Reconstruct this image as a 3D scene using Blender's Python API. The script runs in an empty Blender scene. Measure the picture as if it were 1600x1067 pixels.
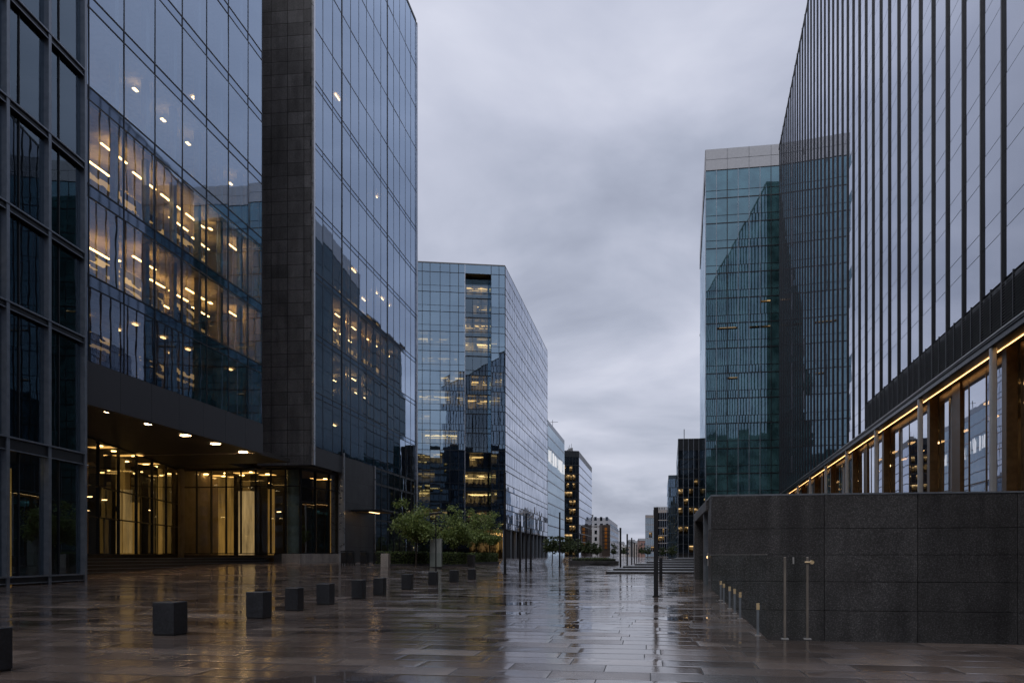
import bpy, bmesh, math, random
from mathutils import Vector
R = math.radians
rnd = random.Random(7)
scene = bpy.context.scene
COL = scene.collection

# ------------------------------------------------------------------ camera numbers
FPX, CX, HY, EYE = 1200.0, 800.0, 867.0, 1.5
YAW = math.atan(210 / 1200.0)
CA, SA = math.cos(YAW), math.sin(YAW)

def P(u, Z):
    """plan point seen in photo column u at distance Z along the camera axis"""
    xc = (u - CX) * Z / FPX
    return Vector((xc * CA - Z * SA, Z * CA + xc * SA))

def sm(t):
    t = max(0.0, min(1.0, t))
    return t * t * (3 - 2 * t)

def terrain(x, y):
    return 0.75 * sm((y - 38) / 30.0) * sm((-x - 12) / 8.0)

def G(u, v):
    """ground point seen at photo pixel (u, v)"""
    z = 0.0
    for _ in range(40):
        Z = (EYE - z) * FPX / (v - HY)
        p = P(u, Z)
        z = 0.5 * z + 0.5 * terrain(p.x, p.y)
    return p, z, Z

# ------------------------------------------------------------------ mesh helpers
class MB:
    def __init__(self):
        self.v, self.f = [], []
    def quad(self, a, b, c, d):
        n = len(self.v); self.v += [tuple(a), tuple(b), tuple(c), tuple(d)]; self.f.append((n, n+1, n+2, n+3)); return self
    def tri(self, a, b, c):
        n = len(self.v); self.v += [tuple(a), tuple(b), tuple(c)]; self.f.append((n, n+1, n+2)); return self
    def prism(self, poly, z0, z1):
        area = sum(poly[i][0]*poly[(i+1) % len(poly)][1] - poly[(i+1) % len(poly)][0]*poly[i][1] for i in range(len(poly)))
        if area < 0: poly = poly[::-1]
        n, m = len(self.v), len(poly)
        za = z0 if isinstance(z0, (list, tuple)) else [z0]*m
        zb = z1 if isinstance(z1, (list, tuple)) else [z1]*m
        self.v += [(p[0], p[1], za[i]) for i, p in enumerate(poly)] + [(p[0], p[1], zb[i]) for i, p in enumerate(poly)]
        self.f.append(tuple(range(n+m-1, n-1, -1))); self.f.append(tuple(range(n+m, n+2*m)))
        for i in range(m):
            j = (i+1) % m
            self.f.append((n+i, n+j, n+m+j, n+m+i))
        return self
    def box(self, x0, x1, y0, y1, z0, z1):
        return self.prism([(x0, y0), (x1, y0), (x1, y1), (x0, y1)], z0, z1)
    def cyl(self, x, y, z0, z1, r0, r1=None, n=12):
        r1 = r0 if r1 is None else r1
        k = len(self.v)
        for z, r in ((z0, r0), (z1, r1)):
            self.v += [(x + r*math.cos(2*math.pi*i/n), y + r*math.sin(2*math.pi*i/n), z) for i in range(n)]
        self.f.append(tuple(range(k+n-1, k-1, -1))); self.f.append(tuple(range(k+n, k+2*n)))
        for i in range(n):
            j = (i+1) % n
            self.f.append((k+i, k+j, k+n+j, k+n+i))
        return self
    def tube(self, a, b, r0, r1, n=6):
        a, b = Vector(a), Vector(b)
        d = (b-a).normalized(); s = d.orthogonal().normalized(); t = d.cross(s)
        k = len(self.v)
        for p, r in ((a, r0), (b, r1)):
            self.v += [tuple(p + s*r*math.cos(2*math.pi*i/n) + t*r*math.sin(2*math.pi*i/n)) for i in range(n)]
        self.f.append(tuple(range(k+n-1, k-1, -1))); self.f.append(tuple(range(k+n, k+2*n)))
        for i in range(n):
            j = (i+1) % n
            self.f.append((k+i, k+j, k+n+j, k+n+i))
        return self
    def build(self, name, mat, parent=None, bevel=0, smooth=False):
        org = Vector((0, 0, 0))
        p = parent
        while p is not None:
            org += Vector(p.location); p = p.parent
        me = bpy.data.meshes.new(name)
        me.from_pydata([(x-org.x, y-org.y, z-org.z) for x, y, z in self.v], [], self.f)
        me.update()
        me.materials.append(mat)
        if smooth:
            for q in me.polygons: q.use_smooth = True
        o = bpy.data.objects.new(name, me); COL.objects.link(o)
        if parent is not None: o.parent = parent
        if bevel:
            md = o.modifiers.new('bevel', 'BEVEL'); md.width = bevel; md.segments = 2; md.limit_method = 'ANGLE'
        return o

def tag(o, label=None, cat=None, group=None, kind=None):
    if label: o['label'] = label
    if cat: o['category'] = cat
    if group: o['group'] = group
    if kind: o['kind'] = kind
    return o

def thing(name, label, cat, x, y, z=0.0, group=None, kind=None):
    o = bpy.data.objects.new(name, None); COL.objects.link(o)
    o.location = (x, y, z); o.empty_display_size = 0.3
    return tag(o, label, cat, group, kind)

def copy_tree(o, parent=None):
    c = o.copy(); COL.objects.link(c)
    if parent is not None: c.parent = parent
    for ch in list(o.children): copy_tree(ch, c)
    return c

class Face:
    """a vertical wall plane: s runs along it, d out of it, z up"""
    def __init__(self, p0, p1, out):
        self.p0 = Vector(p0[:2]); self.p1 = Vector(p1[:2])
        self.L = (self.p1-self.p0).length
        self.t = (self.p1-self.p0).normalized()
        n = Vector((-self.t.y, self.t.x))
        if n.dot(Vector(out)) < 0: n = -n
        self.n = n
    def xy(self, s, d=0.0):
        q = self.p0 + self.t*s + self.n*d
        return (q.x, q.y)
    def pt(self, s, d, z):
        q = self.p0 + self.t*s + self.n*d
        return (q.x, q.y, z)
    def box(self, mb, s0, s1, d0, d1, z0, z1):
        return mb.prism([self.xy(s0, d0), self.xy(s1, d0), self.xy(s1, d1), self.xy(s0, d1)], z0, z1)
    def pane(self, mb, s0, s1, z0, z1, d=0.0, tilt=0.004):
        w, h = s1-s0, z1-z0
        a, b = rnd.uniform(-tilt, tilt)*w*.5, rnd.uniform(-tilt, tilt)*h*.5
        A = self.pt(s0, d-a-b, z0); B = self.pt(s1, d+a-b, z0); C = self.pt(s1, d+a+b, z1); D = self.pt(s0, d-a+b, z1)
        ab = Vector(B)-Vector(A); ad = Vector(D)-Vector(A)
        if ab.cross(ad).dot(Vector((self.n.x, self.n.y, 0))) < 0: A, B, C, D = D, C, B, A
        return mb.quad(A, B, C, D)

# ------------------------------------------------------------------ materials
def new_mat(name):
    m = bpy.data.materials.new(name); m.use_nodes = True
    nt = m.node_tree; nt.nodes.clear()
    out = nt.nodes.new('ShaderNodeOutputMaterial')
    return m, nt, out

def N(nt, typ, **kw):
    n = nt.nodes.new(typ)
    for k, v in kw.items():
        if k.startswith('in_'):
            key = k[3:]
            n.inputs[int(key) if key.isdigit() else key].default_value = v
        else: setattr(n, k, v)
    return n

def math_n(nt, op, a, b=None, c=None, clamp=False):
    n = nt.nodes.new('ShaderNodeMath'); n.operation = op; n.use_clamp = clamp
    for i, x in enumerate((a, b, c)):
        if x is None: continue
        if isinstance(x, (int, float)): n.inputs[i].default_value = x
        else: nt.links.new(x, n.inputs[i])
    return n.outputs[0]

def ramp(nt, fac, stops, interp='LINEAR'):
    n = nt.nodes.new('ShaderNodeValToRGB'); cr = n.color_ramp; cr.interpolation = interp
    while len(cr.elements) > len(stops): cr.elements.remove(cr.elements[-1])
    while len(cr.elements) < len(stops): cr.elements.new(1.0)
    for e, (p, c) in zip(cr.elements, stops):
        e.position = p; e.color = (c[0], c[1], c[2], 1) if len(c) == 3 else c
    nt.links.new(fac, n.inputs[0])
    return n.outputs[0]

def mixc(nt, fac, a, b, typ='MIX'):
    n = nt.nodes.new('ShaderNodeMix'); n.data_type = 'RGBA'; n.blend_type = typ
    for i, x in ((0, fac), (6, a), (7, b)):
        if isinstance(x, (int, float)): n.inputs[i].default_value = x
        elif isinstance(x, tuple): n.inputs[i].default_value = (*x, 1) if len(x) == 3 else x
        else: nt.links.new(x, n.inputs[i])
    return n.outputs[2]

def noise(nt, vec, scale, detail=4, rough=.55, out=0):
    n = N(nt, 'ShaderNodeTexNoise'); n.inputs['Scale'].default_value = scale
    n.inputs['Detail'].default_value = detail; n.inputs['Roughness'].default_value = rough
    if vec is not None: nt.links.new(vec, n.inputs['Vector'])
    return n.outputs[out]

def wpos(nt):
    return N(nt, 'ShaderNodeNewGeometry').outputs['Position']

def plain(name, col, rough=.5, metal=0.0, spec=.5, var=.15, nscale=3.0, bump=0.0):
    m, nt, out = new_mat(name)
    b = N(nt, 'ShaderNodeBsdfPrincipled')
    pos = wpos(nt)
    nz = noise(nt, pos, nscale, 5)
    lo = tuple(c*(1-var) for c in col); hi = tuple(c*(1+var) for c in col)
    nt.links.new(ramp(nt, nz, [(.3, lo), (.7, hi)]), b.inputs['Base Color'])
    rr = math_n(nt, 'MULTIPLY_ADD', nz, .25, rough-.12, clamp=True)
    nt.links.new(rr, b.inputs['Roughness'])
    b.inputs['Metallic'].default_value = metal
    b.inputs['Specular IOR Level'].default_value = spec
    if bump:
        bp = N(nt, 'ShaderNodeBump', in_Strength=bump, in_Distance=.02)
        nt.links.new(noise(nt, pos, nscale*12, 3), bp.inputs['Height']); nt.links.new(bp.outputs[0], b.inputs['Normal'])
    nt.links.new(b.outputs[0], out.inputs[0])
    return m

def refl_fac(nt, r0, power):
    lw = N(nt, 'ShaderNodeLayerWeight', in_Blend=.5)
    p = math_n(nt, 'POWER', lw.outputs['Facing'], power)
    return math_n(nt, 'MULTIPLY_ADD', p, 1-r0, r0, clamp=True)

def wavy(nt, amt, scale=.35):
    bp = N(nt, 'ShaderNodeBump', in_Strength=amt, in_Distance=.02)
    nt.links.new(noise(nt, wpos(nt), scale, 2), bp.inputs['Height'])
    return bp.outputs[0]

def clear_glass(name, refl, trans, r0=.3, power=3.0, wave=.12, rough=0.0, cap=1.0):
    m, nt, out = new_mat(name)
    g = N(nt, 'ShaderNodeBsdfGlossy', in_Roughness=rough); g.inputs['Color'].default_value = (*refl, 1)
    nt.links.new(wavy(nt, wave), g.inputs['Normal'])
    t = N(nt, 'ShaderNodeBsdfTransparent'); t.inputs['Color'].default_value = (*trans, 1)
    mx = N(nt, 'ShaderNodeMixShader')
    nt.links.new(math_n(nt, 'MINIMUM', refl_fac(nt, r0, power), cap), mx.inputs[0])
    nt.links.new(t.outputs[0], mx.inputs[1]); nt.links.new(g.outputs[0], mx.inputs[2])
    nt.links.new(mx.outputs[0], out.inputs[0])
    return m

def mirror_glass(name, refl, base, r0=.3, power=3.0, wave=.12, rough=0.02, cell=None):
    """reflective solar-control glass that shows little of the room behind"""
    m, nt, out = new_mat(name)
    g = N(nt, 'ShaderNodeBsdfGlossy', in_Roughness=rough); g.inputs['Color'].default_value = (*refl, 1)
    nt.links.new(wavy(nt, wave), g.inputs['Normal'])
    d = N(nt, 'ShaderNodeBsdfDiffuse')
    pos = wpos(nt)
    nz = noise(nt, pos, .35, 3)
    nt.links.new(ramp(nt, nz, [(.35, tuple(c*.5 for c in base)), (.65, tuple(c*1.5 for c in base))]), d.inputs['Color'])
    mx = N(nt, 'ShaderNodeMixShader')
    nt.links.new(refl_fac(nt, r0, power), mx.inputs[0])
    nt.links.new(d.outputs[0], mx.inputs[1]); nt.links.new(g.outputs[0], mx.inputs[2])
    nt.links.new(mx.outputs[0], out.inputs[0])
    return m

def emit(name, col, strength):
    m, nt, out = new_mat(name)
    e = N(nt, 'ShaderNodeEmission', in_Strength=strength); e.inputs[0].default_value = (*col, 1)
    nt.links.new(e.outputs[0], out.inputs[0])
    return m

def lit_room(name, col, strength, lamp=6.0, axis='X', seedoff=0.0, sc=1.0):
    """lit room seen through a window: rows of ceiling lamps, pale back wall, furniture in silhouette"""
    m, nt, out = new_mat(name)
    tc = N(nt, 'ShaderNodeTexCoord')
    sp = N(nt, 'ShaderNodeSeparateXYZ'); nt.links.new(tc.outputs['Generated'], sp.inputs[0])
    gz = sp.outputs[2]
    pos = wpos(nt)
    off = N(nt, 'ShaderNodeVectorMath', operation='ADD'); off.inputs[1].default_value = (seedoff, seedoff*1.7, 0)
    nt.links.new(pos, off.inputs[0])
    stretch = N(nt, 'ShaderNodeVectorMath', operation='MULTIPLY'); stretch.inputs[1].default_value = (1, 1, .35)
    nt.links.new(off.outputs[0], stretch.inputs[0])
    n1 = noise(nt, stretch.outputs[0], .55*sc, 4, .7)
    n2 = noise(nt, off.outputs[0], 1.6*sc, 3, .6)
    flat = N(nt, 'ShaderNodeVectorMath', operation='MULTIPLY'); flat.inputs[1].default_value = (1, 1, 2.2)
    nt.links.new(off.outputs[0], flat.inputs[0])
    n3 = noise(nt, flat.outputs[0], .6*sc, 2, .5)
    room = ramp(nt, n1, [(.38, (.04, .04, .04)), (.62, (.75, .75, .75))])
    low = math_n(nt, 'MULTIPLY_ADD', n2, -.9, .72)         # height of the furniture line
    furn = math_n(nt, 'SMOOTH_MIN', 1.0, math_n(nt, 'MULTIPLY', math_n(nt, 'SUBTRACT', gz, low), 9.0), .05)
    furn = math_n(nt, 'MAXIMUM', furn, .06)
    band = math_n(nt, 'COMPARE', gz, .84, .055)
    band2 = math_n(nt, 'COMPARE', gz, .68, .03)
    lm = math_n(nt, 'MULTIPLY', math_n(nt, 'MAXIMUM', band, math_n(nt, 'MULTIPLY', band2, .6)), math_n(nt, 'GREATER_THAN', n3, .5))
    tot = math_n(nt, 'ADD', math_n(nt, 'MULTIPLY', room, furn), math_n(nt, 'MULTIPLY', lm, lamp))
    e = N(nt, 'ShaderNodeEmission'); e.inputs[0].default_value = (*col, 1)
    nt.links.new(math_n(nt, 'MULTIPLY', tot, strength), e.inputs[1])
    nt.links.new(e.outputs[0], out.inputs[0])
    return m

def cell_nodes(nt, cx, cy, w, h, gap, stagger=1.0):
    """slab pattern: returns joint mask, three random numbers per slab"""
    row = math_n(nt, 'FLOOR', math_n(nt, 'DIVIDE', cy, h))
    wn = N(nt, 'ShaderNodeTexWhiteNoise', noise_dimensions='1D'); nt.links.new(row, wn.inputs['W'])
    xs = math_n(nt, 'ADD', math_n(nt, 'DIVIDE', cx, w), math_n(nt, 'MULTIPLY', wn.outputs['Value'], stagger))
    col = math_n(nt, 'FLOOR', xs)
    cb = N(nt, 'ShaderNodeCombineXYZ'); nt.links.new(col, cb.inputs[0]); nt.links.new(row, cb.inputs[1])
    w3 = N(nt, 'ShaderNodeTexWhiteNoise', noise_dimensions='3D'); nt.links.new(cb.outputs[0], w3.inputs['Vector'])
    fx = math_n(nt, 'FRACT', xs); fy = math_n(nt, 'FRACT', math_n(nt, 'DIVIDE', cy, h))
    ex = math_n(nt, 'MULTIPLY', math_n(nt, 'SUBTRACT', .5, math_n(nt, 'ABSOLUTE', math_n(nt, 'SUBTRACT', fx, .5))), w)
    ey = math_n(nt, 'MULTIPLY', math_n(nt, 'SUBTRACT', .5, math_n(nt, 'ABSOLUTE', math_n(nt, 'SUBTRACT', fy, .5))), h)
    edge = math_n(nt, 'MINIMUM', ex, ey)
    joint = math_n(nt, 'LESS_THAN', edge, gap)
    return joint, w3.outputs['Color'], edge

def stone(name, col, rough, t=None, w=1.2, h=1.0, gap=.012, speck=.6, spec=.5, stagger=0.0, zoff=0.0, tilevar=.25):
    """dark granite with a speckle; optional slab joints in a vertical plane along direction t"""
    m, nt, out = new_mat(name)
    b = N(nt, 'ShaderNodeBsdfPrincipled')
    pos = wpos(nt)
    v = N(nt, 'ShaderNodeTexVoronoi', in_Scale=16.0); nt.links.new(pos, v.inputs['Vector'])
    sp = ramp(nt, v.outputs['Distance'], [(.1, (1+speck*1.6,)*3), (.3, (1, 1, 1)), (.7, (1-speck*.5,)*3)])
    nz = noise(nt, pos, 25.0, 3); nl = noise(nt, pos, .6, 4)
    c = ramp(nt, nz, [(.3, tuple(x*.6 for x in col)), (.7, tuple(x*1.4 for x in col))])
    c = mixc(nt, 1.0, c, sp, 'MULTIPLY')
    c = mixc(nt, 1.0, c, ramp(nt, nl, [(.3, (.75, .75, .75)), (.7, (1.25, 1.25, 1.25))]), 'MULTIPLY')
    sv = N(nt, 'ShaderNodeVectorMath', operation='MULTIPLY'); sv.inputs[1].default_value = (1.6, 1.6, .16); nt.links.new(pos, sv.inputs[0])
    streak = noise(nt, sv.outputs[0], 1.0, 5, .6)
    c = mixc(nt, 1.0, c, ramp(nt, streak, [(.32, (.74, .74, .75)), (.5, (1, 1, 1)), (.72, (1.22, 1.21, 1.2))]), 'MULTIPLY')
    rr = math_n(nt, 'MULTIPLY_ADD', streak, .35, rough-.18, clamp=True)
    if t is not None:
        dp = N(nt, 'ShaderNodeVectorMath', operation='DOT_PRODUCT'); dp.inputs[1].default_value = (t[0], t[1], 0)
        nt.links.new(pos, dp.inputs[0])
        s3 = N(nt, 'ShaderNodeSeparateXYZ'); nt.links.new(pos, s3.inputs[0])
        zz = math_n(nt, 'ADD', s3.outputs[2], zoff)
        joint, rc, edge = cell_nodes(nt, dp.outputs['Value'], zz, w, h, gap, stagger)
        rs = N(nt, 'ShaderNodeSeparateXYZ'); nt.links.new(rc, rs.inputs[0])
        tone = math_n(nt, 'MULTIPLY_ADD', rs.outputs[0], tilevar, 1-tilevar/2)
        cbn = N(nt, 'ShaderNodeCombineXYZ')
        for i in range(3): nt.links.new(tone, cbn.inputs[i])
        c = mixc(nt, 1.0, c, cbn.outputs[0], 'MULTIPLY')
        c = mixc(nt, joint, c, (.004, .004, .005))
        bp = N(nt, 'ShaderNodeBump', in_Strength=.6, in_Distance=.02)
        nt.links.new(math_n(nt, 'SUBTRACT', 1.0, joint), bp.inputs['Height']); nt.links.new(bp.outputs[0], b.inputs['Normal'])
    nt.links.new(c, b.inputs['Base Color']); nt.links.new(rr, b.inputs['Roughness'])
    b.inputs['Specular IOR Level'].default_value = spec
    nt.links.new(b.outputs[0], out.inputs[0])
    return m

def paving_mat():
    m, nt, out = new_mat('wet_paving')
    pos = wpos(nt)
    s3 = N(nt, 'ShaderNodeSeparateXYZ'); nt.links.new(pos, s3.inputs[0])
    joint, rc, edge = cell_nodes(nt, s3.outputs[0], s3.outputs[1], 1.25, .62, .008, 1.0)
    rs = N(nt, 'ShaderNodeSeparateXYZ'); nt.links.new(rc, rs.inputs[0])
    nl = noise(nt, pos, .22, 4, .6)
    nm = noise(nt, pos, 1.7, 5, .62)
    nf = noise(nt, pos, 38.0, 4, .6)
    # slab colour
    c = ramp(nt, rs.outputs[0], [(0, (.070, .057, .053)), (.3, (.104, .083, .075)), (.8, (.136, .109, .098)), (1, (.20, .168, .152))])
    c = mixc(nt, 1.0, c, ramp(nt, nf, [(.3, (.72, .72, .72)), (.7, (1.28, 1.28, 1.28))]), 'MULTIPLY')
    c = mixc(nt, 1.0, c, ramp(nt, nm, [(.3, (.78, .76, .75)), (.7, (1.15, 1.15, 1.15))]), 'MULTIPLY')
    stain = noise(nt, pos, .55, 6, .7)
    c = mixc(nt, 1.0, c, ramp(nt, stain, [(.34, (.62, .62, .63)), (.52, (1, 1, 1)), (.72, (1.16, 1.14, 1.12))]), 'MULTIPLY')
    c = mixc(nt, joint, c, (.012, .011, .011))
    # water film: thicker where the low-frequency noise is high, and on some slabs
    wet = math_n(nt, 'ADD', math_n(nt, 'MULTIPLY_ADD', rs.outputs[1], .38, -.19), math_n(nt, 'ADD', math_n(nt, 'MULTIPLY', nl, .9), math_n(nt, 'MULTIPLY', nm, .35)))
    rough = ramp(nt, wet, [(.40, (.27,)*3), (.54, (.14,)*3), (.66, (.065,)*3), (.82, (.03,)*3)])
    rsep = N(nt, 'ShaderNodeRGBToBW'); nt.links.new(rough, rsep.inputs[0])
    pn = noise(nt, pos, .42, 3, .5)
    pud = math_n(nt, 'MULTIPLY', math_n(nt, 'SUBTRACT', math_n(nt, 'ADD', pn, math_n(nt, 'MULTIPLY', nm, .12)), .635), 22.0, clamp=True)
    dry = math_n(nt, 'SUBTRACT', 1.0, pud)
    c = mixc(nt, pud, c, mixc(nt, 1.0, c, (.62, .62, .64), 'MULTIPLY'))
    rj = math_n(nt, 'MAXIMUM', rsep.outputs[0], math_n(nt, 'MULTIPLY', joint, .5))
    # each slab lies at its own slight tilt
    geo = N(nt, 'ShaderNodeNewGeometry')
    sub = N(nt, 'ShaderNodeVectorMath', operation='SUBTRACT'); sub.inputs[1].default_value = (.5, .5, .5); nt.links.new(rc, sub.inputs[0])
    mul = N(nt, 'ShaderNodeVectorMath', operation='MULTIPLY'); mul.inputs[1].default_value = (.005, .009, 0); nt.links.new(sub.outputs[0], mul.inputs[0])
    hgt = math_n(nt, 'ADD', math_n(nt, 'MULTIPLY', nf, .16), math_n(nt, 'MULTIPLY', nm, .5))
    hgt = math_n(nt, 'ADD', hgt, math_n(nt, 'MULTIPLY', math_n(nt, 'SMOOTH_MIN', math_n(nt, 'DIVIDE', edge, .07), 1.0, .4), .55))
    hgt = math_n(nt, 'MULTIPLY', hgt, math_n(nt, 'MULTIPLY_ADD', dry, .93, .07))
    bp = N(nt, 'ShaderNodeBump', in_Strength=.35, in_Distance=.012)
    nt.links.new(hgt, bp.inputs['Height'])
    add = N(nt, 'ShaderNodeVectorMath', operation='ADD'); nt.links.new(bp.outputs[0], add.inputs[0]); nt.links.new(mul.outputs[0], add.inputs[1])
    nrm = N(nt, 'ShaderNodeVectorMath', operation='NORMALIZE'); nt.links.new(add.outputs[0], nrm.inputs[0])
    b = N(nt, 'ShaderNodeBsdfPrincipled')
    nt.links.new(c, b.inputs['Base Color']); nt.links.new(math_n(nt, 'MULTIPLY_ADD', rj, dry, .012), b.inputs['Roughness']); nt.links.new(nrm.outputs[0], b.inputs['Normal'])
    b.inputs['IOR'].default_value = 1.62
    nt.links.new(b.outputs[0], out.inputs[0])
    return m

M = {}
M['paving'] = paving_mat()
M['granite'] = stone('dark_granite', (.075, .075, .08), .42)
M['step'] = stone('step_granite', (.028, .028, .031), .35)
M['pale_stone'] = stone('pale_stone', (.36, .33, .31), .5, speck=.25)
M['dark_metal'] = plain('dark_metal', (.018, .019, .023), .42, .3)
M['bronze_dark'] = plain('dark_window_frame', (.02, .023, .028), .4, .4)
M['frame_grey'] = plain('grey_aluminium', (.24, .27, .32), .36, .6)
M['trim'] = plain('bright_trim', (.55, .57, .62), .3, .8)
M['steel'] = plain('brushed_steel', (.46, .46, .47), .32, .55, var=.03)
M['post_bronze'] = plain('post_bronze', (.22, .20, .18), .35, .5)
M['brass'] = plain('brass', (.80, .62, .38), .28, .5)
M['spandrel'] = plain('blue_spandrel', (.030, .050, .070), .22, .0, .6)
M['fascia'] = plain('charcoal_fascia', (.075, .077, .088), .45, .2, var=.06)
M['soffit'] = plain('dark_soffit', (.05, .042, .036), .5)
M['ceiling'] = plain('office_ceiling', (.62, .52, .40), .8)
M['floor'] = plain('office_floor', (.12, .10, .085), .7)
M['innerwall'] = plain('office_wall', (.38, .32, .25), .8, var=.3, nscale=.6)
M['darkin'] = plain('dark_interior', (.035, .036, .04), .8, var=.4, nscale=.5)
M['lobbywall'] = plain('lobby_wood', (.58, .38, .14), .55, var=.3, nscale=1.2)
def painted_glow(name, col, strength):  # wall surface that emits by itself, standing in for lobby lamplight
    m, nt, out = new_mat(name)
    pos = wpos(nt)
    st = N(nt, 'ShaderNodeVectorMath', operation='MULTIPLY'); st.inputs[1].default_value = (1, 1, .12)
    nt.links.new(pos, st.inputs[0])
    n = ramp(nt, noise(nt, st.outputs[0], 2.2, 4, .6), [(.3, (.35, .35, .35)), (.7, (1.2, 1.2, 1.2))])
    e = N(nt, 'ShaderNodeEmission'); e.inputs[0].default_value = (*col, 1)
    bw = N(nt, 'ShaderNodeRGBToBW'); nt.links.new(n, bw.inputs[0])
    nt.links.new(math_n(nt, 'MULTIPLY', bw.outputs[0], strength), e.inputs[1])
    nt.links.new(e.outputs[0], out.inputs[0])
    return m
M['painted_glow'] = painted_glow('painted_glow_panel', (1, .55, .14), .17)
M['painted_glow_dim'] = painted_glow('painted_glow_dim_panel', (1, .54, .15), .085)
M['painted_glow_pale'] = painted_glow('painted_glow_pale_panel', (1, .66, .30), .28)
M['limestone'] = plain('lobby_limestone', (.62, .47, .27), .5, var=.1)
M['lobbyceil'] = plain('lobby_ceiling', (.45, .36, .22), .8)
M['furn'] = plain('furniture', (.02, .02, .022), .7)
M['glass_a'] = clear_glass('office_glass', (.66, .80, 1.0), (.66, .74, .74), .36, 2.6)
M['glass_spandrel'] = mirror_glass('glass_spandrel', (.62, .77, 1.0), (.026, .042, .058), .33, 2.6, rough=.03)
M['glass_near'] = clear_glass('near_block_glass', (.60, .75, .9), (.5, .58, .60), .13, 3.4)
M['glass_lobby'] = clear_glass('lobby_glass', (.8, .85, .9), (.78, .78, .7), .13, 3.0)
M['glass_b'] = clear_glass('blue_glass', (.55, .74, .90), (.5, .6, .62), .52, 3.0)
M['glass_bay'] = clear_glass('bay_glass', (.55, .72, .86), (.62, .68, .68), .26, 3.0)
M['glass_j'] = mirror_glass('fin_tower_glass', (.84, .89, 1.0), (.014, .019, .032), .05, 1.75)
M['glass_side'] = mirror_glass('grazing_glass', (.80, .85, .95), (.02, .028, .036), .35, 2.4, wave=.5)
M['glass_teal'] = mirror_glass('teal_glass', (.46, .66, .76), (.045, .105, .120), .36, 3.0)
M['glass_teal_side'] = mirror_glass('teal_side_glass', (.70, .80, .88), (.010, .026, .031), .06, 7.0)
M['glass_dark'] = mirror_glass('dark_glass', (.5, .6, .72), (.008, .011, .016), .12, 3.0)
M['glass_grey'] = mirror_glass('grey_blue_glass', (.56, .66, .74), (.03, .042, .05), .36, 3.0)
M['glass_clear'] = clear_glass('balustrade_glass', (.9, .95, .95), (.95, .97, .96), .006, 4.0, wave=.03, cap=.012)
M['parapet'] = plain('pale_parapet', (.36, .37, .40), .5, var=.08)
M['lamp'] = emit('warm_lamp', (1, .64, .28), 6.0)
M['lamp_glow'] = emit('lobby_glow_panel', (1, .55, .16), 1.2)
M['lamp_lobby'] = emit('lobby_lamp', (1, .60, .22), 9.0)
M['lamp_office_bright'] = emit('office_lamp_bright', (1, .54, .18), 11.0)
M['lamp_office'] = emit('office_lamp', (1, .57, .21), 9.0)
M['lamp_dim'] = emit('warm_lamp_dim', (1, .60, .26), 3.2)
M['lamp_strip'] = emit('warm_strip_light', (1, .55, .20), 3.0)
M['downlight'] = emit('downlight', (1, .66, .32), 14.0)
M['bronze'] = plain('bronze_panel', (.13, .075, .033), .34, .6, var=.25)
M['office_lit'] = lit_room('office_lit', (1, .55, .18), .26, lamp=3.0, seedoff=17.0, sc=1.3)
M['office_mid'] = lit_room('office_mid', (1, .55, .20), .10, lamp=5.0, seedoff=23.0, sc=1.3)
M['office_faint'] = lit_room('office_faint', (1, .56, .22), .03, lamp=12.0, seedoff=41.0, sc=1.3)
M['room'] = lit_room('lit_room', (1, .60, .21), .21, lamp=5.0)
M['room_dim'] = lit_room('lit_room_dim', (1, .60, .23), .08, lamp=5.0, seedoff=31.0)
M['room_spots'] = lit_room('lit_room_spots', (1, .64, .28), .10, lamp=9.0, seedoff=12.0, sc=1.2)
M['room_gold'] = lit_room('lit_gold_room', (1, .56, .16), .28, lamp=3.0, seedoff=55.0)
M['white_wall'] = plain('white_stucco', (.50, .50, .51), .7, var=.06)
M['grey_roof'] = plain('grey_roof', (.12, .125, .135), .6)
M['brown_tower'] = plain('brown_cladding', (.05, .035, .026), .4)
M['brick'] = plain('far_brick', (.22, .13, .11), .8)
M['beige'] = plain('far_beige', (.30, .27, .25), .8)
M['bark'] = plain('bark', (.05, .042, .034), .85, var=.3, nscale=8, bump=.5)
M['soil'] = plain('soil', (.02, .017, .013), .9)

def leaf_mat(name, a, b):
    m, nt, out = new_mat(name)
    p = N(nt, 'ShaderNodeBsdfPrincipled', in_Roughness=.5)
    oi = N(nt, 'ShaderNodeNewGeometry')
    c = ramp(nt, oi.outputs['Random Per Island'], [(0, a), (1, b)])
    nt.links.new(c, p.inputs['Base Color'])
    tr = N(nt, 'ShaderNodeBsdfTranslucent'); nt.links.new(c, tr.inputs[0])
    mx = N(nt, 'ShaderNodeMixShader', in_0=.42)
    nt.links.new(p.outputs[0], mx.inputs[1]); nt.links.new(tr.outputs[0], mx.inputs[2])
    nt.links.new(mx.outputs[0], out.inputs[0])
    return m
M['leaf'] = leaf_mat('tree_leaf', (.12, .17, .055), (.34, .44, .15))
M['leaf_far'] = leaf_mat('far_tree_leaf', (.03, .05, .02), (.09, .12, .05))
M['hedge'] = leaf_mat('hedge_leaf', (.04, .07, .025), (.14, .19, .06))
M['hedge_core'] = plain('hedge_core', (.010, .014, .007), .9)

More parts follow.
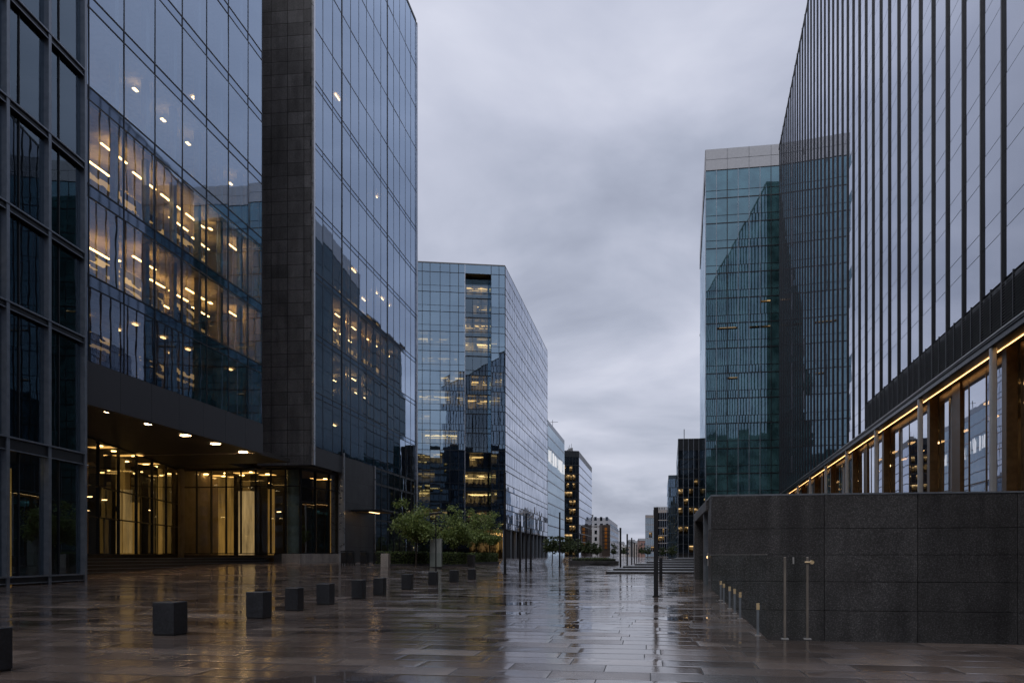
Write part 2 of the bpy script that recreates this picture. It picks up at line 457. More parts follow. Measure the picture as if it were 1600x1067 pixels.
# ------------------------------------------------------------------ ground
def build_ground():
    xs = sorted(set([-2500, -900, -400, -200, -120, -80, -60] + [-50+2*i for i in range(0, 26)] + [4, 8, 12, 16.6, 24, 40, 70, 120, 250, 600, 2500]))
    ys = sorted(set([-2500, -600, -200, -80, -30, -10, 0, 5, 10, 14.1, 18, 22, 26, 30, 33.95] + [36+2*i for i in range(0, 22)] + [90, 110, 150, 220, 320, 500, 900, 1600, 3000]))
    ix0, ix1 = xs.index(2-2+0) if 0 in xs else None, None
    # the sunken court: between the shifted x=2 column and x=16.6, y 14.1..33.95
    i0, i1 = None, xs.index(16.6)
    if 2 not in xs: xs.append(2); xs.sort()
    i0, i1 = xs.index(2), xs.index(16.6)
    j0, j1 = ys.index(14.1), ys.index(33.95)
    V, idx = [], {}
    for j, y in enumerate(ys):
        for i, x in enumerate(xs):
            xx = x
            if i == i0: xx = 2.12 + .033*(max(0, min(40, y)) - 14.1)
            idx[i, j] = len(V)
            V.append((xx, y, terrain(xx, y)))
    Fc = []
    for j in range(len(ys)-1):
        for i in range(len(xs)-1):
            if i0 <= i < i1 and j0 <= j < j1: continue
            Fc.append((idx[i, j], idx[i+1, j], idx[i+1, j+1], idx[i, j+1]))
    mb = MB(); mb.v, mb.f = V, Fc
    o = mb.build('plaza_paving', M['paving'], smooth=True); tag(o, 'wet brown stone paving of the plaza between the office towers', 'plaza', kind='structure')
    # sunken court below the balustrade
    xa, xb = 2.12, 2.12+.033*19.85
    c = MB()
    c.quad((xa, 14.1, -3), (16.6, 14.1, -3), (16.6, 33.95, -3), (xb, 33.95, -3))
    c.quad((xa, 14.1, -3), (xb, 33.95, -3), (xb, 33.95, -.002), (xa, 14.1, -.002))
    c.quad((16.6, 14.1, -3), (xa, 14.1, -3), (xa, 14.1, -.002), (16.6, 14.1, -.002))
    c.quad((16.6, 33.95, -3), (16.6, 14.1, -3), (16.6, 14.1, -.002), (16.6, 33.95, -.002))
    o = c.build('sunken_court', M['granite']); tag(o, 'sunken stone court below the plaza edge by the granite wall', 'court', kind='structure')
build_ground()

# ------------------------------------------------------------------ generic curtain wall
def floors_from(z0, z1, pitch):
    out = []; z = z0
    while z < z1-.5:
        out.append((z, min(z+pitch, z1))); z += pitch
    return out

# ================================================================== NEAR GLASS BLOCK (far left)
def near_block():
    p1 = P(131, 43.0); p0 = P(0, 30917/850.0)
    d = (p1-p0).normalized()
    p0 = p1 - d*36
    F = Face(p0, p1, (1, 0))
    root = thing('glass_office_block', 'dark glass block with pale grey mullions cut off by the left edge of the picture', 'building', *F.xy(18, -6))
    L = F.L
    lv = [.15, 6.9, 13.5, 18.2, 23.25, 28.4, 33.95, 38.6, 43.7, 48.8, 54, 59]
    ss = [L - 3.12*k for k in range(0, 12)][::-1]
    ss[0] = 0
    # body back
    body = MB(); F.box(body, 0, L-.2, -16, -15.7, 0, 59); F.box(body, L-.25, L-.05, -15.7, -.25, 0, 59); F.box(body, 0, .2, -15.7, -.25, 0, 59)
    body.build('wall', M['darkin'], root)
    r = MB(); F.box(r, 0, L, -16, .1, 59, 59.6); r.build('roof', M['grey_roof'], root)
    for k, z in enumerate(lv[1:-1]):
        s = MB(); F.box(s, .2, L-.3, -15.7, -.3, z-.35, z+.15); s.build('floor_slab', M['darkin'], root)
    # inner partitions and columns behind the glass
    for k, z in enumerate(lv[:-1]):
        if z > 36: break
        for s in ss[3:-1]:
            q = MB(); a = s + rnd.uniform(.4, 1.6); F.box(q, a, a+rnd.uniform(.25, 1.2), -4.2, -4.0, z+.16, lv[k+1]-.4)
            q.build('partition', M['darkin'] if rnd.random() < .8 else M['frame_grey'], root)
    for k in (0, 1, 2, 3, 4):
        for s in ss[5:-1]:
            if rnd.random() < (.75 if k == 0 else .35):
                q = MB(); a = s + rnd.uniform(.3, 1.6); dd = -rnd.uniform(3, 9)
                F.box(q, a, a+.9, dd, dd+.16, lv[k+1]-.52, lv[k+1]-.46); q.build('ceiling_light', M['lamp_dim'], root)
    # a strip of lobby wall at ground level, its glow painted in
    q = MB(); F.box(q, L-2.3, L-1.35, -3.4, -3.2, .2, 6.2); q.build('lobby_wall', M['painted_glow'], root)
    q = MB(); F.box(q, L-5.8, L-5.2, -2.4, -2.2, 6.2, 6.3); q.build('ceiling_light', M['lamp'], root)
    # glass
    for a, b in zip(ss[:-1], ss[1:]):
        for k in range(len(lv)-1):
            if a < L-22 and k > 1: continue
            g = MB(); F.pane(g, a+.1, b-.1, lv[k]+.28, lv[k+1]-.28, -.12); g.build('window_pane', M['glass_near'], root)
    # small mid lights inside panes: inner mullion
    fr = MB()
    for a, b in zip(ss[:-1], ss[1:]):
        F.box(fr, a+1.02, a+1.08, -.2, -.06, .4, 59)
    fr.build('inner_mullion', M['bronze_dark'], root)
    for s in ss:
        m = MB(); F.box(m, s-.13 if s > .2 else s, s+.09, -.3, .14, 0, 59); m.build('mullion', M['frame_grey'], root)
    for k, z in enumerate(lv):
        m = MB(); h = .2 if k != 1 else .36
        zz0, zz1 = (z-.05, z+.3) if k == 0 else (z-h, z+h*.75)
        F.box(m, .12, L-.18, -.26, .08, zz0, zz1); m.build('spandrel', M['bronze_dark'], root)
        m = MB(); F.box(m, .13, L-.17, .085, .17, zz1-.06, zz1+.02); F.box(m, .13, L-.17, .085, .12, zz0-.02, zz0+.03); m.build('transom', M['frame_grey'], root)
near_block()

# ================================================================== MAIN LEFT OFFICE BUILDING
ROOF_A = 77.0
def main_left():
    pa0, pa1 = P(131.5, 43.15), P(410, 64.5)
    A = Face(pa0, pa1, (1, 0))
    KB = 38150.0
    pb0, pb1 = P(488.5, KB/511.5), P(650, KB/350)
    B = Face(pb0, pb1, (1, 0))
    root = thing('office_building', 'tall office building with mirrored blue glass, granite pier and lit lobby behind the steps', 'building', *A.xy(10, -12))
    # ---------------- wing A glass
    Zu = lambda u: 36000/(968.0-u)
    s0 = (P(141, Zu(141))-pa0).dot(A.t)
    ss = [0.0] + [s0 + 3.12*k for k in range(0, 9) if s0+3.12*k < A.L-.3] + [A.L]
    zb, zt = 12.5, 70.5
    sp = [(16.7, 17.4), (21.8, 22.5), (27.3, 28.05)]
    z = 28.05
    while z+5.2 < zt-1:
        sp.append((z+4.5, z+5.2)); z += 5.2
    fl = []; z = zb
    for a, b in sp: fl.append((z, a)); z = b
    fl.append((z, zt))
    for k, (a, b) in enumerate(fl):
        for s, e in zip(ss[:-1], ss[1:]):
            g = MB(); A.pane(g, s+.03, e-.03, a, b, -.02); g.build('window_pane', M['glass_a'], root)
    for a, b in sp:
        m = MB(); A.box(m, 0, A.L, -.3, -.03, a+.01, b-.01); m.build('spandrel', M['glass_spandrel'], root)
        for zz in (a, b):
            t = MB(); A.box(t, 0, A.L, -.12, .004, zz-.04, zz+.04); t.build('transom', M['bronze_dark'], root)
    for s in ss:
        m = MB(); A.box(m, max(0, s-.035), min(A.L, s+.035), -.14, .008, zb, zt); m.build('mullion', M['bronze_dark'], root)
    # interior of wing A
    D = 15.0
    bw = MB(); A.box(bw, 0, A.L, -D-.3, -D, 10, zt); bw.build('wall', M['innerwall'], root)
    ew = MB(); A.box(ew, -.3, -.02, -D, -.4, 10.02, zt); ew.build('wall', M['innerwall'], root)
    ew = MB(); A.box(ew, A.L+.02, A.L+.2, -D, -.1, 10.02, zt); ew.build('wall', M['innerwall'], root)
    rf = MB(); A.box(rf, -.3, A.L, -D, .05, zt, zt+.5); rf.build('roof', M['grey_roof'], root)
    slabs = [(10.05, 12.45)] + sp
    for k, (a, b) in enumerate(slabs):
        if k > 0:
            m = MB(); A.box(m, .01, A.L, -D, -.32, a+.02, a+.1); m.build('ceiling', M['ceiling'], root)
            m = MB(); A.box(m, .01, A.L, -D, -.32, a+.101, b-.02); m.build('floor_slab', M['floor'], root)
    density = [.6, 1.3, .8, .5, .22, .0, .0, .2, .2, .2, .2]
    for k, (a, b) in enumerate(fl[:7]):
        dim = k == 0
        for s in [x for x in ss[:-1]]:
            m = MB(); A.box(m, s+.25, s+.60, -1.15, -.8, a+.02, b-.02)
            m.build('column', M['frame_grey'] if k != 1 else M['innerwall'], root)
        rows = (-1.9, -3.8, -5.8, -8.2, -11)
        for ri, dd in enumerate(rows):
            s = .8 + .9*(ri % 2)
            while s < A.L-1.5:
                if rnd.random() < density[k]*.62:
                    q = MB(); hz = rnd.choice((.45, .7)) if k in (1, 2, 3) else .04
                    if k in (1, 2) and rnd.random() < .75: A.box(q, s, s+2.5, dd, dd+.12, b-hz-.06, b-hz)
                    else: A.box(q, s, s+.42, dd, dd+.2, b-hz-.06, b-hz)
                    q.build('ceiling_light', M['lamp_dim'] if dim else M['lamp_office_bright'] if k == 1 else M['lamp_office'] if k == 2 else M['lamp'], root)
                s += 3.1
        if k < 4:
            for bi, (s, e) in enumerate(zip(ss[:-1], ss[1:])):
                mt = {0: 'office_faint', 1: 'office_lit', 2: 'office_mid', 3: 'office_mid'}[k]
                if k == 1 and bi > 4: mt = 'office_mid'
                if (k == 3 and bi > 2) or (k == 0 and bi % 3 == 1): continue
                q = MB(); A.box(q, s+.05, e-.05, -4.7-.35*(bi % 3), -4.65-.35*(bi % 3), a+.05, b-.12); q.build('lit_room', M[mt], root)
        # desks, cabinets and partitions in silhouette
        if k < 4:
            s = .6
            while s < A.L-2:
                w = rnd.uniform(.5, 1.6); h = rnd.choice([.75, 1.1, 1.3, 1.6]); dd = -rnd.uniform(1.6, 5)
                q = MB(); A.box(q, s, s+w, dd-.7, dd, a+.02, a+h)
                A.box(q, s+w*.3, s+w*.55, dd-.5, dd-.3, a+h, a+h+.45); q.build('desk', M['furn'], root)
                s += w+rnd.uniform(.5, 1.6)
            for s in ss[1:-1:2]:
                q = MB(); A.box(q, s+1.1, s+1.2, -12, -6.5, a+.02, b-.15); q.build('partition', M['innerwall'], root)
    # fascia and soffit of the overhang
    n = 7
    for i in range(n):
        a, b = A.L*i/n, A.L*(i+1)/n
        m = MB(); A.box(m, a+.012, b-.012, -.25, .06, 10.0, 12.45); m.build('fascia_panel', M['fascia'], root)
    m = MB(); A.box(m, 0, A.L, -.6, -.26, 10.02, 12.44); m.build('fascia_backing', M['dark_metal'], root)
    m = MB(); A.box(m, 0, A.L+.2, -D-5, -.61, 10.1, 10.5); m.build('soffit', M['soffit'], root)
    m = MB(); A.box(m, A.L+.21, A.L+7.4, -D-5, -.9, 10.12, 10.5); m.build('recess_soffit', M['soffit'], root)
    m = MB(); A.box(m, A.L+.21, A.L+9, -9, -8.7, 10.51, 70); m.build('recess_wall', M['fascia'], root)
    m = MB(); A.box(m, A.L+7.6, A.L+22, -D-5, -7.2, 10.12, 10.5); m.build('recess_soffit', M['soffit'], root)
    for u, v in ((173, 644), (235, 663), (290, 681), (337, 694), (380, 707)):
        Z = 8.55*1200/(HY-v); p = P(u, Z)
        q = MB(); q.box(p.x-.32, p.x+.32, p.y-.16, p.y+.16, 10.03, 10.095); q.build('downlight', M['downlight'], root)
        ld = bpy.data.lights.new('downlight_beam', 'SPOT'); ld.energy = 420; ld.color = (1, .62, .30); ld.spot_size = R(110); ld.spot_blend = .8; ld.shadow_soft_size = .15
        lo = bpy.data.objects.new('downlight_beam', ld); COL.objects.link(lo); lo.location = (p.x, p.y, 9.95)
    # ---------------- granite pier (faces the camera)
    pp0, pp1 = P(402, 75.3), P(487.6, 74.7)
    Q = Face(pp0, pp1, (0, -1))
    gm = stone('pier_granite', (.115, .115, .125), .45, t=(Q.t.x, Q.t.y), w=1.66, h=1.24, gap=.028, stagger=0.0, tilevar=.45)
    m = MB(); Q.box(m, 0, Q.L, -6, 0, 10.25, ROOF_A+.3); m.build('granite_pier', gm, root)
    m = MB(); Q.box(m, Q.L+.005, Q.L+.22, -.3, .12, 10.25, ROOF_A); m.build('edge_trim', M['trim'], root)
    m = MB(); Q.box(m, .3, Q.L-.05, -5.9, -.1, 10.12, 10.24); m.build('pier_soffit', M['soffit'], root)
    # ---------------- wing B glass
    lvl = [12.1, 17.46, 23.17, 29.2, 35.6, 41.8, 47.9, 53.1, 59.2, 65.0, 70.9, ROOF_A]
    nb = 14; pb = B.L/nb
    for k in range(len(lvl)-1):
        g = MB()
        a, b = lvl[k], lvl[k+1]-(.55 if k < 6 else .12)
        for i in range(nb): B.pane(g, pb*i+.03, pb*(i+1)-.03, a, b, -.02, .003)
        g.build('window_band', M['glass_a'], root)
        if k < 10:
            m = MB(); B.box(m, 0, B.L, -.25, -.025, b+.005, lvl[k+1]-.005); m.build('spandrel', M['glass_spandrel'], root)
            for zz in ((b, lvl[k+1]) if k < 6 else (lvl[k+1]-.06,)):
                t = MB(); B.box(t, 0, B.L, -.1, .004, zz-.04, zz+.04); t.build('transom', M['bronze_dark'], root)
    for i in range(nb+1):
        w = .035 if i not in (3, 9) else .10
        m = MB(); B.box(m, max(.0, pb*i-w), min(B.L, pb*i+w), -.14, .0 if w < .1 else .03, lvl[0], ROOF_A); m.build('mullion', M['bronze_dark'], root)
    m = MB(); B.box(m, B.L+.001, B.L+.35, -.4, .16, 0, ROOF_A); m.build('edge_trim', M['trim'], root)
    D2 = 14.0
    m = MB(); B.box(m, 0, B.L, -D2-.3, -D2, 0, ROOF_A); m.build('wall', M['innerwall'], root)
    m = MB(); B.box(m, B.L-.3, B.L-.02, -D2, -.3, 0, ROOF_A-.02); m.build('wall', M['innerwall'], root)
    m = MB(); B.box(m, 0, B.L, -D2, .04, ROOF_A, ROOF_A+.4); m.build('roof', M['grey_roof'], root)
    for k, z in enumerate(lvl[:-1]):
        m = MB(); B.box(m, .75, B.L-.31, -D2, -.27, z-.5, z-.38); m.build('ceiling', M['ceiling'], root)
        m = MB(); B.box(m, .75, B.L-.31, -D2, -.27, z-.379, z-.03); m.build('floor_slab', M['floor'], root)
    dens = [.12, .6, 1.5, .3, .2, .15, .1, .2, .2, .1, .1]
    for k in range(0, 7):
        b = lvl[k+1]-.55
        for i in range(nb):
            m = MB(); B.box(m, pb*i+.35, pb*i+.75, -1.3, -.9, lvl[k], b-.0); 
            if i % 2 == 0: m.build('column', M['darkin'], root)
        for dd in (-2, -4.5, -8, -11):
            for i in range(0, nb-1):
                if rnd.random() < dens[k]*.6*(1 if i < 10 else .35):
                    q = MB(); B.box(q, pb*i+.3, pb*i+1.6, dd, dd+.12, b-(.5 if k in (1, 2) else .1), b-(.43 if k in (1, 2) else .03)); q.build('ceiling_light', M['lamp_office'] if k == 2 else M['lamp'], root)
        if k < 3:
            for i in range(nb):
                q = MB(); w = rnd.uniform(.5, 1.5); h = rnd.uniform(.7, 1.6); B.box(q, pb*i+.2, pb*i+.2+w, -3.2, -2.4, lvl[k]+.02, lvl[k]+h); q.build('desk', M['furn'], root)
        for i in range(nb):
            mt = {2: 'office_lit' if i < 8 else 'office_mid', 1: 'office_mid' if i in (0, 1, 2, 5, 6) else None, 3: 'office_faint' if i > 6 else None, 0: 'office_faint' if i in (1, 2) else None}.get(k)
            if mt:
                q = MB(); B.box(q, pb*i+.03, pb*(i+1)-.03, -5.5, -5.45, lvl[k]+.05, b-.12); q.build('lit_room', M[mt], root)
        if k in (1, 2):
            for i in (2, 5, 7, 8):
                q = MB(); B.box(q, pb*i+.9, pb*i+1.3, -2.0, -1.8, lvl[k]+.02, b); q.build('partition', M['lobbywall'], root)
    # lower part of wing B: fascia above the lobby, granite panel, glazing to the ground
    sP = (P(536.5, KB/(1000-536.5))-pb0).dot(B.t); sG = (P(585, KB/(1000-585.0))-pb0).dot(B.t)
    m = MB(); B.box(m, 0.02, sP-.02, -.4, -.02, 10.25, 12.05); m.build('fascia_panel', M['fascia'], root)
    pm = stone('panel_granite', (.062, .062, .068), .45, t=(B.t.x, B.t.y), w=2.6, h=2.4, gap=.02, tilevar=.3)
    m = MB(); B.box(m, sP+.12, sG-.12, -1.4, .05, .2, 12.05); m.build('granite_panel', pm, root)
    for s in (sP, sG):
        m = MB(); B.box(m, s-.1, s+.1, -.5, .14, .2, 12.4 if s == sP else 12.1); m.build('edge_trim', M['trim'], root)
    g = MB(); low = [.9, 5.8, 10.2, 12.05]
    nlow = 7; pl = (B.L-sG-.1)/nlow
    for k in range(3):
        for i in range(nlow): B.pane(g, sG+.1+pl*i+.03, sG+.1+pl*(i+1)-.03, low[k], low[k+1]-.25, -.05, .003)
    g.build('window_band', M['glass_near'], root)
    fr = MB()
    for i in range(nlow+1): B.box(fr, sG+.1+pl*i-.05, min(B.L, sG+.1+pl*i+.05), -.14, .01, .5, 12.05)
    for z in low: B.box(fr, sG+.1, B.L, -.2, -.02, z-.25, z)
    fr.build('curtain_wall_frame', M['bronze_dark'], root)
    # canopy over the side door
    sc = (P(560, KB/(1000-560.0))-pb0).dot(B.t)
    cz = EYE + (HY-797)*84/1200
    cn = MB(); B.box(cn, sc-2.4, sc+3.4, .06, 3.6, cz-.10, cz+.08); c = cn.build('canopy', M['bronze_dark'], root, bevel=.02)
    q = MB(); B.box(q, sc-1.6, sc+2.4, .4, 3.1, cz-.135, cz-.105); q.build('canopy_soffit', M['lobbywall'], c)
    q = MB(); B.box(q, sc-1.0, sc+1.8, 1.6, 1.9, cz-.17, cz-.136); q.build('canopy_lamp', M['lamp_dim'], c)
    # ---------------- lobby
    lz0, lz1 = 1.52, 10.05
    la0, la1 = P(118, 53.6), P(280, 77.6)
    LA = Face(la0, la1, (1, 0))
    def glaze(F, s0, s1, n, z0, z1, zmid, mat, name='lobby_window'):
        p = (s1-s0)/n
        for i in range(n):
            g = MB(); zz = [z0]+zmid+[z1]
            for a, b in zip(zz[:-1], zz[1:]): F.pane(g, s0+p*i+.04, s0+p*(i+1)-.04, a+.04, b-.04, -.05, .003)
            w = g.build(name, mat, root)
            f = MB()
            F.box(f, s0+p*i-.05, s0+p*i+.05, -.18, .06, z0, z1)
            for z in zz: F.box(f, s0+p*i+.051, s0+p*(i+1)-.051, -.12, .02, z-.05, z+.05)
            f.build('frame', M['bronze_dark'], w)
        f = MB(); F.box(f, s1-.05, s1+.05, -.18, .06, z0, z1); f.build('mullion', M['bronze_dark'], root)
    glaze(LA, 0, LA.L, 6, lz0, lz1, [4.3, 6.6], M['glass_lobby'])
    m = MB(); LA.box(m, -9, -.06, -.5, 0, .1, 10.05); m.build('portico_wall', M['granite'], root)
    lf0, lf1 = la1, P(470, 75.9)
    LF = Face(lf0, lf1, (0, -1))
    glaze(LF, .3, LF.L, 8, 1.62, 10.0, [8.3], M['glass_lobby'])
    ls0, ls1 = P(470, 75.9), P(535.5, 83.4)
    LS = Face(ls0, ls1, (1, -.2))
    glaze(LS, .06, LS.L-.1, 3, 1.66, 10.0, [8.3], M['glass_lobby'])
    m = MB(); LS.box(m, -.25, LS.L, -.9, .05, 10.005, 10.23); m.build('edge_trim', M['fascia'], root)
    # plinth under the corner glazing
    m = MB(); LS.box(m, -.25, LS.L-.02, -.5, .22, .15, 1.6); m.build('plinth', M['pale_stone'], root, bevel=.02)
    pq0, pq1 = P(441, 76.0), P(469.6, 75.5)
    PF = Face(pq0, pq1, (0, -1)); m = MB(); PF.box(m, 0, PF.L-.02, -.8, .1, .15, 1.6); m.build('plinth', M['pale_stone'], root, bevel=.02)
    # lobby floor, ceiling and rear walls
    corner = [LA.xy(0, -.3), LA.xy(LA.L, -.3), LF.xy(LF.L-.3, -.3), LS.xy(LS.L-.3, -.6)]
    r1 = (corner[3][0]-16, corner[3][1]+12); r0 = (corner[0][0]-14, corner[0][1]+8)
    poly = corner + [r1, r0]
    m = MB(); m.prism(poly, 1.2, 1.5); m.build('lobby_floor', M['floor'], root)
    m = MB(); m.prism(poly, 10.05, 10.09); m.build('lobby_ceiling', M['lobbyceil'], root)
    bwF = Face(r0, r1, (.5, -1))
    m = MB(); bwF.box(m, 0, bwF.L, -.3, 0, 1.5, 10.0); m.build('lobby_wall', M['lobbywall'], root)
    # freestanding panels, some with the lobby glow painted in, cores and columns inside
    for u, Z, w, h, mat in ((150, 62, .9, 10, 'darkin'), (166, 66, 1.4, 10, 'darkin'), (188, 68, .5, 10, 'painted_glow'), (203, 69, 1.5, 6.2, 'painted_glow'), (216, 74, 1.2, 10, 'darkin'), (232, 74, 1.6, 10, 'darkin'), (246, 76, .7, 10, 'painted_glow'), (262, 80, 1.6, 10, 'darkin'),
                            (276, 84, 2.0, 10, 'darkin'), (304, 84, .6, 10, 'darkin'), (317, 82, .9, 10, 'darkin'), (331, 86, .5, 10, 'painted_glow'), (346, 84, 1.6, 10, 'painted_glow'), (358, 85, 2.0, 10, 'painted_glow'), (372, 83, .7, 10, 'darkin'), (385, 81, 1.5, 8.2, 'painted_glow_pale'),
                            (398, 82, .7, 10, 'darkin'), (412, 83, 1.1, 10, 'darkin'), (424, 82, .5, 8.5, 'painted_glow'), (438, 83, 1.3, 10, 'darkin'), (480, 86, 1.4, 10, 'darkin'), (493, 88, .4, 10, 'painted_glow'), (503, 88, 1.2, 10, 'darkin'), (515, 90, .5, 10, 'painted_glow'), (525, 90, 1.6, 10, 'darkin')):
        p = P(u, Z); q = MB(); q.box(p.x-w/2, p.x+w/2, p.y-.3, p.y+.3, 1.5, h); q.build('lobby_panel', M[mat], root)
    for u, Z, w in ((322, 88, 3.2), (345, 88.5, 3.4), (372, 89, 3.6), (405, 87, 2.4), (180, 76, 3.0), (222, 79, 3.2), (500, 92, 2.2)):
        p = P(u, Z); q = MB(); q.box(p.x-w/2, p.x+w/2, p.y-.15, p.y+.15, 1.5, 10); q.build('lobby_panel', M['painted_glow_dim'], root)  # wide faint emitters added for an even glow on the rear wall
    pc = P(458, 77.2); q = MB(); q.cyl(pc.x, pc.y, 1.5, 10.04, .6, n=24); q.build('column', plain('blue_grey_column', (.25, .34, .36), .35, .2), root)
    for u, Z, ww in ((157, 60, .4), (163, 66, .7), (178, 63, .5), (196, 70, .8), (209, 66, .5), (228, 72, .7), (243, 74, .4), (306, 82, .3), (322, 81, .6), (349, 83, .5), (352, 80, .3), (378, 82, .6), (392, 79, .3), (418, 81, .5), (487, 86, .4), (508, 86, .5), (335, 88, .8), (170, 74, .8), (365, 88, .8)):
        p = P(u, Z); q = MB(); q.box(p.x-ww*.35, p.x+ww*.35, p.y-.12, p.y+.12, 9.95, 10.03); q.build('ceiling_light', M['lamp_lobby'], root)
    for u, Z, zz in ((140, 60, 6.0), (163, 62, 5.9), (203, 72, 5.0), (236, 71, 5.6), (330, 84, 5.8), (394, 82, 7.0), (394, 82.2, 6.3), (436, 81, 6.0), (451, 80, 5.0)):
        p = P(u, Z); q = MB(); q.box(p.x-.22, p.x+.22, p.y-.04, p.y+.04, zz, zz+.06); q.build('pendant_lamp', M['lamp'], root)
    for u, Z, a, b in ((325, 83, 1.6, .5), (352, 84.5, 1.8, .5), (384, 80, 1.2, .4), (300, 81, .8, .4), (200, 66, 1.2, .4), (160, 61, 1.0, .4), (232, 72, .9, .4), (418, 82, .8, .4), (505, 87, .9, .4)):
        p = P(u, Z); q = MB(); q.box(p.x-a, p.x+a, p.y-b, p.y+b, 10.0, 10.04); q.build('luminous_ceiling', M['lamp_glow'], root)
    # mezzanine inside the left part
    m = MB(); LA.box(m, .2, LA.L-2, -3.4, -2.2, 5.3, 5.75); m.build('mezzanine', M['darkin'], root)
    return A, B
FA, FB = main_left()

# entrance steps
def steps_left():
    p = P(300, 58)
    root = thing('entrance_steps', 'dark granite steps rising to the lit lobby doors under the overhang', 'steps', p.x, p.y, .2)
    n = 5
    for i in range(n):
        a = P(92, 50.2+.62*i); b = P(441-7*i, 74.2+.4*i)
        back0, back1 = P(92, 57.0), P(441-7*i, 78.2)
        mid = P(282, 77.2)
        z0 = -.05 if i == 0 else .28+.245*(i-1)+.002
        m = MB(); m.prism([a, b, back1, mid, back0], z0, .28+.245*i+(.0 if i < 4 else -.02)); m.build('step', M['step'], root)
        F2 = Face(a, b, (.6, -1)); zt2 = .28+.245*i-(.02 if i == 4 else 0)
        m = MB(); F2.box(m, 0, F2.L, .004, .02, zt2-.022, zt2+.008); m.build('nosing', M['frame_grey'], root)
    # cheek wall between the steps and the plinth
    c0, c1 = P(428, 76.3), P(441, 76.1)
    m = MB(); Face(c0, c1, (0, -1)).box(m, 0, 1.2, -.5, .0, .2, 1.58); m.build('cheek_wall', M['granite'], root)
steps_left()

